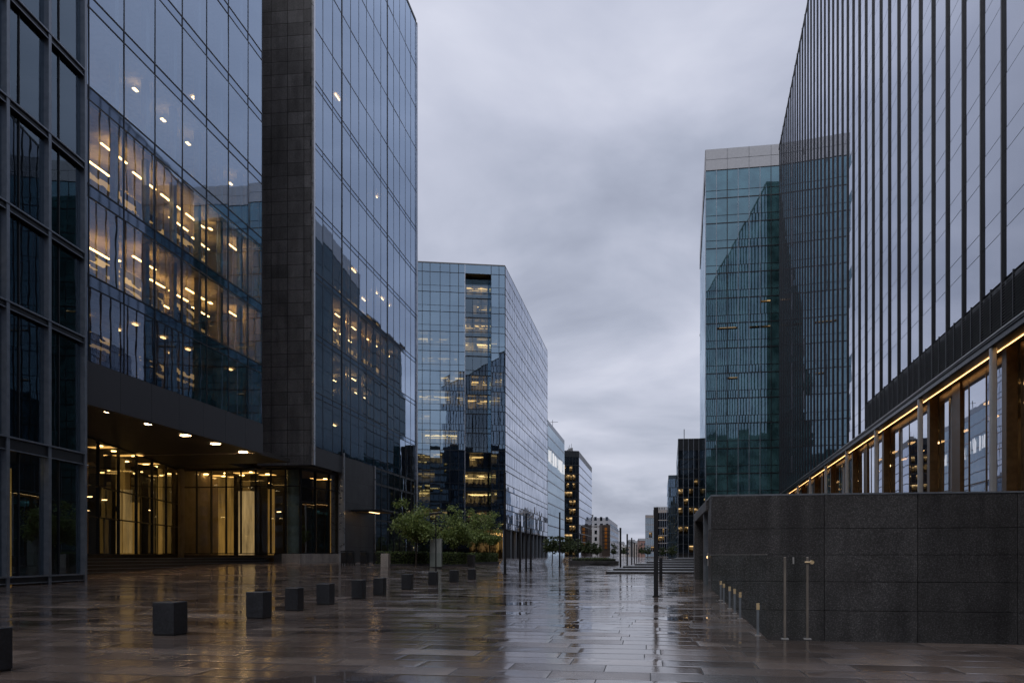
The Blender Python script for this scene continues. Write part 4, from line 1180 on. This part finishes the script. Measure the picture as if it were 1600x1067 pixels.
r, F, E = simple_tower('grey_banded_block', 'lower grey block with window bands directly left of the tall dark post', (P(1008.5, 410), P(1022, 411)), None, EYE+62*410/1200, 'glass_grey', None, 3.7, 5, 0, 'beige', [(2, 2, 4), (4, 3, 5)], mull='frame_grey', lit_mat='room_dim')

# low houses closing the view
hs = [(968, 976, 640, 846, 'white_wall', 'small white far house just right of the white mid-rise'), (975, 985, 700, 851, 'beige', 'small beige far house in the gap at the street end'),
      (984, 993, 760, 843, 'grey_roof', 'grey far block in the middle of the gap at the street end'), (992, 1001, 690, 845, 'beige', 'pale far house right of the grey far block'), (1000, 1010, 620, 841, 'brick', 'reddish brick far house against the banded grey block')]
for u0, u1, Z, vt, mt, lb in hs:
    a, b = P(u0, Z), P(u1, Z); F = Face(a, b, (0, -1)); zt = EYE+(HY-vt)*Z/1200
    r = thing('far_house', lb, 'house', a.x, a.y, group='low houses at the end of the street')
    m = MB(); F.box(m, 0, F.L, -12, 0, 0, zt-2); m.build('wall', M[mt], r)
    n = len(m.v); m = MB()
    A0, A1, B0, B1 = F.pt(-.3, .3, zt-2), F.pt(F.L+.3, .3, zt-2), F.pt(-.3, -12.3, zt-2), F.pt(F.L+.3, -12.3, zt-2)
    C0, C1 = F.pt(-.3, -6, zt), F.pt(F.L+.3, -6, zt)
    m.quad(A0, A1, C1, C0); m.quad(B1, B0, C0, C1); m.tri(A0, C0, B0); m.tri(A1, B1, C1); m.build('roof', M['grey_roof'], r)
    z = 2
    while z < zt-4:
        for i in range(2):
            m = MB(); F.box(m, F.L*(.2+.4*i), F.L*(.4+.4*i), -.1, .05, z, z+1.8); m.build('window', M['glass_dark'], r)
        z += 3.6

# buildings behind the camera, seen only as reflections
def back_tower(x0, x1, y, zt, label):
    F = Face((x0, y), (x1, y), (0, 1))
    r = thing('reflected_tower', label, 'building', x0, y)
    m = MB(); m.box(x0, x1, y-25, y-.2, 0, zt); m.build('wall', M['darkin'], r)
    z = 4
    while z < zt-4:
        g = MB(); n = int((x1-x0)/3)
        for i in range(n): F.pane(g, (x1-x0)/n*i+.1, (x1-x0)/n*(i+1)-.1, z, z+3, 0, .004)
        g.build('window_band', M['glass_dark'], r)
        if rnd.random() < .5:
            a = rnd.uniform(2, (x1-x0)*.6); q = MB(); F.box(q, a, a+rnd.uniform(4, 12), .01, .03, z+.4, z+2.7); q.build('lit_window', M['room'], r)
        z += 4.2
    m = MB(); m.box(x0, x1, y-25, y, zt, zt+.5); m.build('roof', M['grey_roof'], r)
back_tower(-165, -24, -66, 60, 'dark tower behind the viewer mirrored in the blue glass block')
back_tower(-23, 9, -80, 50, 'lower dark tower behind the viewer mirrored in the recessed bay')
back_tower(10, 60, -68, 56, 'dark tower behind the viewer mirrored in the teal tower')

def rear_tower():
    x0, x1, y0, y1, zt = 17.5, 46, 213, 262, 74
    W = Face((x0, y0), (x0, y1), (-1, 0))
    r = thing('rear_teal_tower', 'teal tower hidden behind the pale topped tower and mirrored in the left facade', 'building', x0, y0)
    m = MB(); m.box(x0+.1, x1, y0, y1, 0, zt); m.build('wall', M['darkin'], r)
    z = 3
    while z < zt-4:
        g = MB()
        for i in range(16): W.pane(g, i*3.06+.05, i*3.06+3.0, z, z+3.8, 0, .004)
        g.build('window_band', M['glass_teal_side'], r); z += 4.1
    m = MB(); m.box(x0-.1, x1, y0, y1, zt, zt+.5); m.build('roof', M['grey_roof'], r)
rear_tower()
def sky_gap_filler():  # unseen block added to keep bright sky out of the mirrored facades
    x0, x1, y0, y1, zt = -80, -49, 112, 146, 72
    W = Face((x1, y0), (x1, y1), (1, 0))
    r = thing('sky_gap_filler', 'unseen dark block added to shut sky out of reflections, between the granite pier building and the blue block', 'building', x1, y0)
    m = MB(); m.box(x0, x1-.1, y0, y1, 0, zt); m.build('wall', M['darkin'], r)
    z = 3
    while z < zt-4:
        g = MB()
        for i in range(11): W.pane(g, i*3+.05, i*3+2.95, z, z+3.6, 0, .004)
        g.build('window_band', M['glass_dark'], r); z += 4.1
    m = MB(); m.box(x0, x1+.1, y0, y1, zt, zt+.5); m.build('roof', M['grey_roof'], r)
sky_gap_filler()

# ================================================================== BROAD STEPS AND LOW WALL, CENTRE RIGHT
def broad_steps():
    cor = []
    for i, u in enumerate((947, 958, 973, 992, 1010, 1030, 1049)):
        Z = (62, 67, 72, 77.5, 84, 91, 99)[i]; cor.append(P(u, Z))
    root = thing('broad_steps', 'broad dark granite steps fanning up towards the right beyond the dark post', 'steps', cor[0].x, cor[0].y)
    for i, c in enumerate(cor):
        e = cor[-1]; k = 6-i
        poly = [c, (12.5, c.y), (12.5, 125+i), (e.x+2-.5*k, 125+i), (e.x+.4-.7*k, e.y+3)]
        m = MB(); m.prism(poly, -.05 if i == 0 else .15*i+.002, .15*(i+1)); m.build('step', M['step'], root, bevel=.015)
    for k in range(7):
        g = MB(); y = 66+k*7; x = 5.2+.04*(y-66)
        g.box(x-.012, x+.012, y+.05, y+6.9, .3+.02*k*7, 1.5+.02*k*7); g.build('glass_panel', M['glass_clear'], root)
        g = MB(); g.box(x-.03, x+.03, y-.03, y+.03, .1, 1.52+.02*k*7); g.build('post', M['steel'], root)
broad_steps()
def low_wall():
    a, b = P(931, 110), P(967, 112); F = Face(a, b, (0, -1))
    r = thing('raised_planter', 'low dark raised planter with clipped shrubs in the centre of the plaza', 'planter', a.x, a.y)
    m = MB(); F.box(m, 0, F.L, -7, 0, 0, .62); m.build('planter_wall', M['granite'], r, bevel=.02)
    m = MB(); F.box(m, -2.6, F.L*.6, .02, 1.2, 0, .15); m.build('step', M['step'], r)
    m = MB(); F.box(m, -1.2, F.L*.5, .02, .7, .152, .3); m.build('step', M['step'], r)
    lv = MB(); core = MB(); F.box(core, .3, F.L-.3, -6.6, -.4, .6, .92)
    for _ in range(1800):
        s, d, z = rnd.uniform(.2, F.L-.2), rnd.uniform(-6.7, -.3), rnd.uniform(.65, 1.08)
        leaf(lv, Vector(F.pt(s, d, z)), .16)
    c = core.build('shrub_core', M['hedge_core'], r); lv.build('shrub', M['hedge'], r)

def leaf(mb, c, size):
    a = Vector((rnd.gauss(0, 1), rnd.gauss(0, 1), rnd.gauss(0, 1))).normalized()
    b = a.orthogonal().normalized()
    ang = rnd.uniform(0, 6.28); b = (b*math.cos(ang) + a.cross(b)*math.sin(ang)); d = a.cross(b)
    s = size*rnd.uniform(.6, 1.25)
    mb.quad(c-b*s*.5, c+d*s*.28, c+b*s*.5, c-d*s*.28)
low_wall()

# ================================================================== BOLLARDS
bol = [(8, 1055, 24.5, 71, None), (266, 993.5, 51.5, 52.5, 0), (404.7, 967, 39.5, 42, 0), (460, 955, 29, 36.5, 0), (508.7, 945, 28.5, 33, 0), (560.5, 936, 23, 30, 0), (593.5, 930, 21, 27, 0),
       (636.5, 921.5, 19, 24.5, 0), (677, 914.5, 16, 21, 0), (709.5, 910, 15, 19, 0), (737.5, 905.5, 13, 16.5, 0)]
words = ['largest dark granite bollard cut off by the left edge of the picture', 'big dark granite bollard standing alone in the left foreground', 'third dark granite bollard counting from the left edge, first of the close-set run',
         'dark granite bollard, fourth from the left edge', 'dark granite bollard, fifth from the left edge, in front of the steps end', 'dark granite bollard, sixth from the left edge, before the lobby corner', 'dark granite bollard, seventh from the left edge, before the granite panel',
         'dark granite bollard, fourth from the far end of the row', 'small dark granite bollard, third from the far end, before the white stele', 'small dark granite bollard, second from the far end of the row', 'smallest and farthest dark granite bollard of the row']
bol_mat = stone('bollard_granite', (.017, .019, .024), .40, speck=.3)
def bollard(u, vb, wpx, hpx, label):
    Z = EYE*FPX/(vb-HY); c = P(u, Z)
    w = .43 if u > 100 else .46
    h = hpx*Z/1200
    ang = math.atan((u-CX)/FPX)-YAW
    if u > 100:
        w = wpx*Z/1200/(abs(math.cos(ang))+abs(math.sin(ang)))
    c = P(u if u > 100 else -27, Z+w*.5)
    r = thing('bollard', label, 'bollard', c.x, c.y, 0, 'granite bollards across the plaza')
    y = c.y
    m = MB(); m.box(c.x-w/2, c.x+w/2, y-w/2, y+w/2, .025, h); m.build('shaft', bol_mat, r, bevel=.012)
    m = MB(); m.box(c.x-w*.46, c.x+w*.46, y-w*.46, y+w*.46, -.02, .024); m.build('base', M['dark_metal'], r)
for (u, vb, w, h, _), lb in zip(bol, words): bollard(u, vb, w, h, lb)

# ================================================================== POSTS
def post(u, vt, vb, wpx, label, name='plaza_post', square=True, lamp=False, cat='post', group='dark posts on the plaza'):
    p, z, Z = G(u, vb)
    h = (vb-vt)*Z/1200; w = max(wpx*Z/1200, .05)
    r = thing(name, label, cat, p.x, p.y, z, group)
    m = MB()
    if square: m.box(p.x-w/2, p.x+w/2, p.y-w/2, p.y+w/2, z+.02, z+h)
    else: m.cyl(p.x, p.y, z+.02, z+h, w/2, w/2*.8, 14)
    s = m.build('shaft', M['dark_metal'], r, bevel=.01 if square else 0)
    m = MB()
    if square: m.box(p.x-w*.75, p.x+w*.75, p.y-w*.75, p.y+w*.75, z-.02, z+.03)
    else: m.cyl(p.x, p.y, z-.02, z+.04, w*.9, n=14)
    m.build('base_plate', M['dark_metal'], r)
    m = MB()
    if lamp:
        m.tube((p.x-.5, p.y, z+h), (p.x+.5, p.y, z+h+.1), .07, .07, 8); m.build('lamp_head', M['dark_metal'], r)
    else:
        m.box(p.x-w*.52, p.x+w*.52, p.y-w*.52, p.y+w*.52, z+h+.001, z+h+.03); m.build('cap', M['bronze_dark'], r)
post(1025, 794, 932, 7, 'tall square dark post standing alone in the right centre of the plaza')
post(1032.5, 872.5, 908.5, 5, 'short dark post just behind the tall square dark post')
post(969.4, 825, 887.5, 3, 'dark post nearest the broad steps in the receding central row')
post(980, 834.7, 884, 2.4, 'second dark post of the receding central row')
post(987, 840.5, 881, 2.0, 'third dark post of the receding central row')
post(991.3, 848, 879.5, 1.7, 'fourth dark post of the receding central row')
post(994.8, 852, 878, 1.4, 'fifth dark post of the receding central row')
post(998.3, 855, 877, 1.2, 'farthest dark post of the receding central row')
def lamp(*a, **k): post(*a, name='lamp_post', square=False, cat='lamp post', group='lamp posts on the left of the plaza', **k)
lamp(789, 739, 897, 4.2, 'tallest slim dark lamp post before the corner of the blue block')
lamp(812.5, 816, 894, 3.6, 'left and thickest of three clustered dark poles by the colonnade')
lamp(822, 803, 893, 3.2, 'tall middle one of three clustered dark poles by the colonnade')
lamp(829.3, 826, 891.5, 3.6, 'shortest right one of three clustered dark poles by the colonnade')
lamp(874.6, 801, 886.5, 3.0, 'slim dark lamp post before the far row of street trees')
lamp(903, 770, 881.5, 1.5, 'thin far lamp post before the dark office tower')
lamp(681, 803, 891, 2.0, 'thin dark lamp post with a small head in front of the white stele', lamp=True)

# ================================================================== PLANTING, BINS, STELE
def hedge(u0, u1, v0, v1, vt, label):
    a, za, Za = G(u0, v0); b, zb, Zb = G(u1, v1)
    F = Face(a, b, (.3, -1)); z = min(za, zb); h = (v0-vt)*Za/1200
    r = thing('hedge', label, 'hedge', a.x, a.y, z, 'clipped hedges under the plaza trees')
    m = MB(); F.box(m, 0, F.L, -1.8, 0, z-.1, z+.22); m.build('planter_kerb', M['granite'], r, bevel=.015)
    m = MB(); F.box(m, .15, F.L-.15, -1.6, -.2, z+.2, z+h-.14); m.build('stems', M['hedge_core'], r)
    lv = MB()
    for _ in range(int(1500*F.L/5)):
        s, d, zz = rnd.uniform(.04, F.L-.04), rnd.uniform(-1.7, -.08), rnd.uniform(z+.2, z+h)
        q = rnd.random()
        if q < .55: d = -.1+rnd.uniform(-.12, .06)
        elif q < .8: zz = z+h+rnd.uniform(-.12, .05)
        elif q < .9: s = rnd.choice((.06, F.L-.06))
        leaf(lv, Vector(F.pt(s, d, zz)), .15)
    lv.build('foliage', M['hedge'], r)
hedge(610, 672, 885, 886, 861, 'clipped hedge left of the white stele')
hedge(690.5, 732, 885.5, 885, 862, 'clipped hedge right of the white stele under the second tree')
hedge(738, 780, 881.5, 880.5, 863, 'farther clipped hedge nearest the lamp post')

def tree(u, vb, vt, half_px, label, leaves=4200, mat='leaf', name='street_tree', size=.24, group='leafy young trees on the plaza', back=0.0, trunk_u=None):
    p, z, Z = G(u, vb)
    if back:
        p = P(u, Z+back); z = terrain(p.x, p.y); Z += back
    H = (vb-vt)*Z/1200; Rr = half_px*Z/1200
    r = thing(name, label, 'tree', p.x, p.y, z, group)
    tk = MB(); tips = []
    hb = H*.34
    rt = max(.07, H*.012)
    base = Vector((p.x, p.y, z-.1)); fork = Vector((p.x+rnd.uniform(-.1, .1), p.y, z+hb))
    tk.tube(base, fork, rt*1.25, rt, 8)
    def grow(a, d, ln, rad, lev):
        b = a + d*ln
        tk.tube(a, b, rad, rad*.65, 5)
        if lev == 0: tips.append(b); return
        for _ in range(3 if lev > 1 else 2):
            nd = (d + Vector((rnd.gauss(0, .5), rnd.gauss(0, .5), rnd.gauss(.08, .35)))).normalized()
            grow(a + d*ln*rnd.uniform(.6, 1), nd, ln*rnd.uniform(.6, .85), rad*.6, lev-1)
        tips.append(b)
    for i in range(6):
        an = i*1.05+rnd.uniform(-.3, .3)
        d = Vector((math.cos(an)*.8, math.sin(an)*.8, rnd.uniform(.5, 1.1))).normalized()
        grow(fork - Vector((0, 0, rnd.uniform(0, hb*.15))), d, Rr*rnd.uniform(.36, .52), rt*.6, 2)
    grow(fork, Vector((0, 0, 1)), H*.22, rt*.8, 2)
    tk.build('trunk', M['bark'], r)
    ce = Vector((p.x, p.y, z+H*.64)); rz = H*.37
    lv = MB()
    clumps = []
    for t in tips:
        q = t-ce; k = math.sqrt((q.x/Rr)**2+(q.y/Rr)**2+(q.z/rz)**2)
        if k > 1: t = ce + q/k*rnd.uniform(.85, 1.0)
        clumps.append((t, rnd.uniform(.16, .3)*Rr))
    for _ in range(26):
        q = Vector((rnd.gauss(0, 1), rnd.gauss(0, 1), rnd.gauss(0, 1))).normalized()
        k = rnd.uniform(.55, .98)
        clumps.append((ce+Vector((q.x*Rr*k, q.y*Rr*k, q.z*rz*k)), rnd.uniform(.14, .28)*Rr))
    per = max(6, leaves//len(clumps))
    for c, cr in clumps:
        for _ in range(int(per*rnd.uniform(.6, 1.4))):
            q = Vector((rnd.gauss(0, .5), rnd.gauss(0, .5), rnd.gauss(0, .4)))
            leaf(lv, c+q*cr, size)
    lv.build('crown', M[mat], r)
tree(650, 884, 774, 44, 'largest leafy tree, left of the white stele', 5200, back=1.2)
tree(713, 884, 787, 36, 'leafy tree right of the white stele', 4300, back=1.2)
tree(745, 880.5, 795, 28, 'leafy tree behind the farther hedge, third from the left', 3600, back=1.5)
tree(766, 880, 800, 22, 'smaller leafy tree nearest the lamp post, at the right end of the row', 3000, back=3)
far = [(863, 878, 833, 15), (878, 877.5, 836, 14), (890, 877, 838, 14), (903, 876, 841, 12), (914, 875.5, 843, 11), (925, 875, 846, 10), (934, 874, 849, 9), (959, 874, 848, 6), (974, 873, 851, 6), (1003, 873, 851, 7), (1012, 873, 852, 6), (1035, 873.5, 853, 6), (1050, 874, 850, 9)]
far_lab = ['dense far tree beside the colonnade end of the blue block', 'dense far tree, second along the left row', 'dense far tree below the dark office tower corner', 'dense far tree, fourth along the left row', 'dense far tree below the gridded side of the dark tower',
           'far tree in front of the left edge of the white building', 'small far tree between white building and brown tower', 'small far tree right of the brown tower', 'small far tree before the little far houses', 'far tree left of the banded grey block', 'far tree under the banded grey block',
           'far tree right of the tall dark post', 'bushy far tree at the foot of the slim teal tower']
for (u, vb, vt, hp), lb in zip(far, far_lab):
    tree(u, vb, vt, hp, lb, 900, 'leaf_far', 'far_tree', .5, 'far street trees')

def bin_(u0, u1, vt, vb, label):
    p, z, Z = G((u0+u1)/2, vb); w = (u1-u0)*Z/1200; h = (vb-vt)*Z/1200
    r = thing('litter_bin', label, 'bin', p.x, p.y, z, 'litter bins outside the granite panel')
    m = MB(); m.box(p.x-w/2, p.x+w/2, p.y-w/2, p.y+w/2, z+.12, z+h*.9); m.build('body', M['dark_metal'], r, bevel=.02)
    m = MB(); m.box(p.x-w*.54, p.x+w*.54, p.y-w*.54, p.y+w*.54, z+h*.92, z+h); m.build('lid', M['dark_metal'], r, bevel=.01)
    m = MB(); m.box(p.x-w*.28, p.x+w*.28, p.y-w*.515, p.y-w*.5, z+h*.68, z+h*.84); m.build('slot', M['soil'], r)
    for sx_ in (-1, 1):
        for sy in (-1, 1):
            m = MB(); m.box(p.x+sx_*w*.4-.04, p.x+sx_*w*.4+.04, p.y+sy*w*.4-.04, p.y+sy*w*.4+.04, z-.02, z+.119); m.build('leg', M['dark_metal'], r)
bin_(534, 543.5, 860.5, 882.5, 'leftmost dark litter bin by the plinth corner')
bin_(544, 553.8, 860.5, 882.5, 'dark litter bin pressed against the leftmost bin')
bin_(564.5, 575, 860.5, 883, 'dark litter bin standing free in front of the granite panel')
bin_(584.7, 595.7, 861, 882.5, 'dark litter bin beside the pale stone block')
p, z, Z = G(602.7, 885); w = 12.5*Z/1200; h = 20*Z/1200
r = thing('stone_block', 'pale stone block at the left end of the hedge', 'stone block', p.x, p.y, z)
m = MB(); m.box(p.x-w/2, p.x+w/2, p.y-w/2, p.y+w/2, z-.05, z+h-.08); m.build('block', M['pale_stone'], r, bevel=.02)
m = MB(); m.box(p.x-w*.47, p.x+w*.47, p.y-w*.47, p.y+w*.47, z+h-.079, z+h); m.build('cap', M['pale_stone'], r, bevel=.015)
p, z, Z = G(681.3, 887.0); w = 18.5*Z/1200; h = 45*Z/1200
r = thing('information_stele', 'pale upright information stele between the two hedges', 'stele', p.x, p.y, z)
pale = plain('stele_panel', (.33, .36, .36), .4, var=.08)
m = MB(); m.box(p.x-w/2, p.x+w/2, p.y-.15, p.y+.15, z+h*.5+.004, z+h); m.build('upper_panel', pale, r, bevel=.015)
m = MB(); m.box(p.x-w/2, p.x+w/2, p.y-.15, p.y+.15, z+.06, z+h*.5); m.build('lower_panel', plain('stele_panel_low', (.25, .29, .28), .4, var=.08), r, bevel=.015)
m = MB(); m.box(p.x-w*.46, p.x+w*.46, p.y-.13, p.y+.13, z-.05, z+.059); m.build('foot', M['dark_metal'], r)
# stone posts set in the hedge line
p, z, Z = G(736, 884); 
r = thing('planter_post', 'low granite block closing the gap between the two right-hand hedges', 'stone block', p.x, p.y, z)
w = 11*Z/1200; h = 17*Z/1200
m = MB(); m.box(p.x-w/2, p.x+w/2, p.y-.3, p.y+.3, z-.05, z+h-.06); m.build('block', M['granite'], r, bevel=.015)
m = MB(); m.box(p.x-w*.53, p.x+w*.53, p.y-.33, p.y+.33, z+h-.059, z+h); m.build('cap', M['granite'], r, bevel=.01)

# ================================================================== SKY, SUN, CAMERA
SUN_EL, SUN_AZ = R(60), R(200)
w = bpy.data.worlds.new('World'); scene.world = w; w.use_nodes = True
nt = w.node_tree; nt.nodes.clear()
out = nt.nodes.new('ShaderNodeOutputWorld')
sky = N(nt, 'ShaderNodeTexSky', sky_type='NISHITA'); sky.sun_disc = False; sky.sun_elevation = SUN_EL; sky.sun_rotation = SUN_AZ
sky.air_density = 1.0; sky.dust_density = 4.0; sky.ozone_density = 2.0
b1 = N(nt, 'ShaderNodeBackground', in_Strength=.05); nt.links.new(sky.outputs[0], b1.inputs[0])
tc = N(nt, 'ShaderNodeTexCoord')
sp = N(nt, 'ShaderNodeSeparateXYZ'); nt.links.new(tc.outputs['Generated'], sp.inputs[0])
# cloud layer: project the direction on a flat deck
zc = math_n(nt, 'ADD', math_n(nt, 'MAXIMUM', sp.outputs[2], 0.0), .22)
cb = N(nt, 'ShaderNodeCombineXYZ')
nt.links.new(math_n(nt, 'DIVIDE', sp.outputs[0], zc), cb.inputs[0]); nt.links.new(math_n(nt, 'DIVIDE', sp.outputs[1], zc), cb.inputs[1]); cb.inputs[2].default_value = 3.7
n1 = N(nt, 'ShaderNodeTexNoise', in_Scale=1.45, in_Detail=7.0, in_Roughness=.5, in_Distortion=.35); nt.links.new(cb.outputs[0], n1.inputs['Vector'])
cl = ramp(nt, n1.outputs[0], [(.33, (.245, .265, .330)), (.46, (.335, .358, .432)), (.58, (.445, .462, .540)), (.70, (.56, .57, .64))])
# slightly darker, bluer overhead
up = math_n(nt, 'MULTIPLY', sp.outputs[2], .9, clamp=True)
cl = mixc(nt, up, cl, mixc(nt, 1.0, cl, (.80, .83, .90), 'MULTIPLY'))
b2 = N(nt, 'ShaderNodeBackground', in_Strength=1.0); nt.links.new(cl, b2.inputs[0])
mx = N(nt, 'ShaderNodeMixShader', in_0=.90)
nt.links.new(b1.outputs[0], mx.inputs[1]); nt.links.new(b2.outputs[0], mx.inputs[2]); nt.links.new(mx.outputs[0], out.inputs[0])

sd = bpy.data.lights.new('sun', 'SUN'); sd.energy = 1.3; sd.angle = R(60); sd.color = (1, .96, .92)
so = bpy.data.objects.new('sun', sd); COL.objects.link(so)
so.rotation_euler = (R(90)-SUN_EL, 0, math.pi - SUN_AZ)
so.location = (0, -40, 120)

cd = bpy.data.cameras.new('camera'); cam = bpy.data.objects.new('camera', cd); COL.objects.link(cam)
cd.sensor_width = 36; cd.lens = 36*FPX/1600; cd.shift_y = (HY-533.95)/1600; cd.clip_end = 6000; cd.clip_start = .05
cam.location = (0, 0, EYE); cam.rotation_euler = (R(90), 0, YAW)
scene.camera = cam
vs = scene.view_settings; vs.view_transform = 'Standard'; vs.look = 'None'; vs.exposure = .55; vs.gamma = 1
cy = scene.cycles
scene.render.engine = 'CYCLES'
cy.max_bounces = 10; cy.diffuse_bounces = 3; cy.glossy_bounces = 6; cy.transparent_max_bounces = 24; cy.transmission_bounces = 6
cy.sample_clamp_indirect = 4.0; cy.caustics_reflective = False; cy.caustics_refractive = False
cy.use_denoising = True
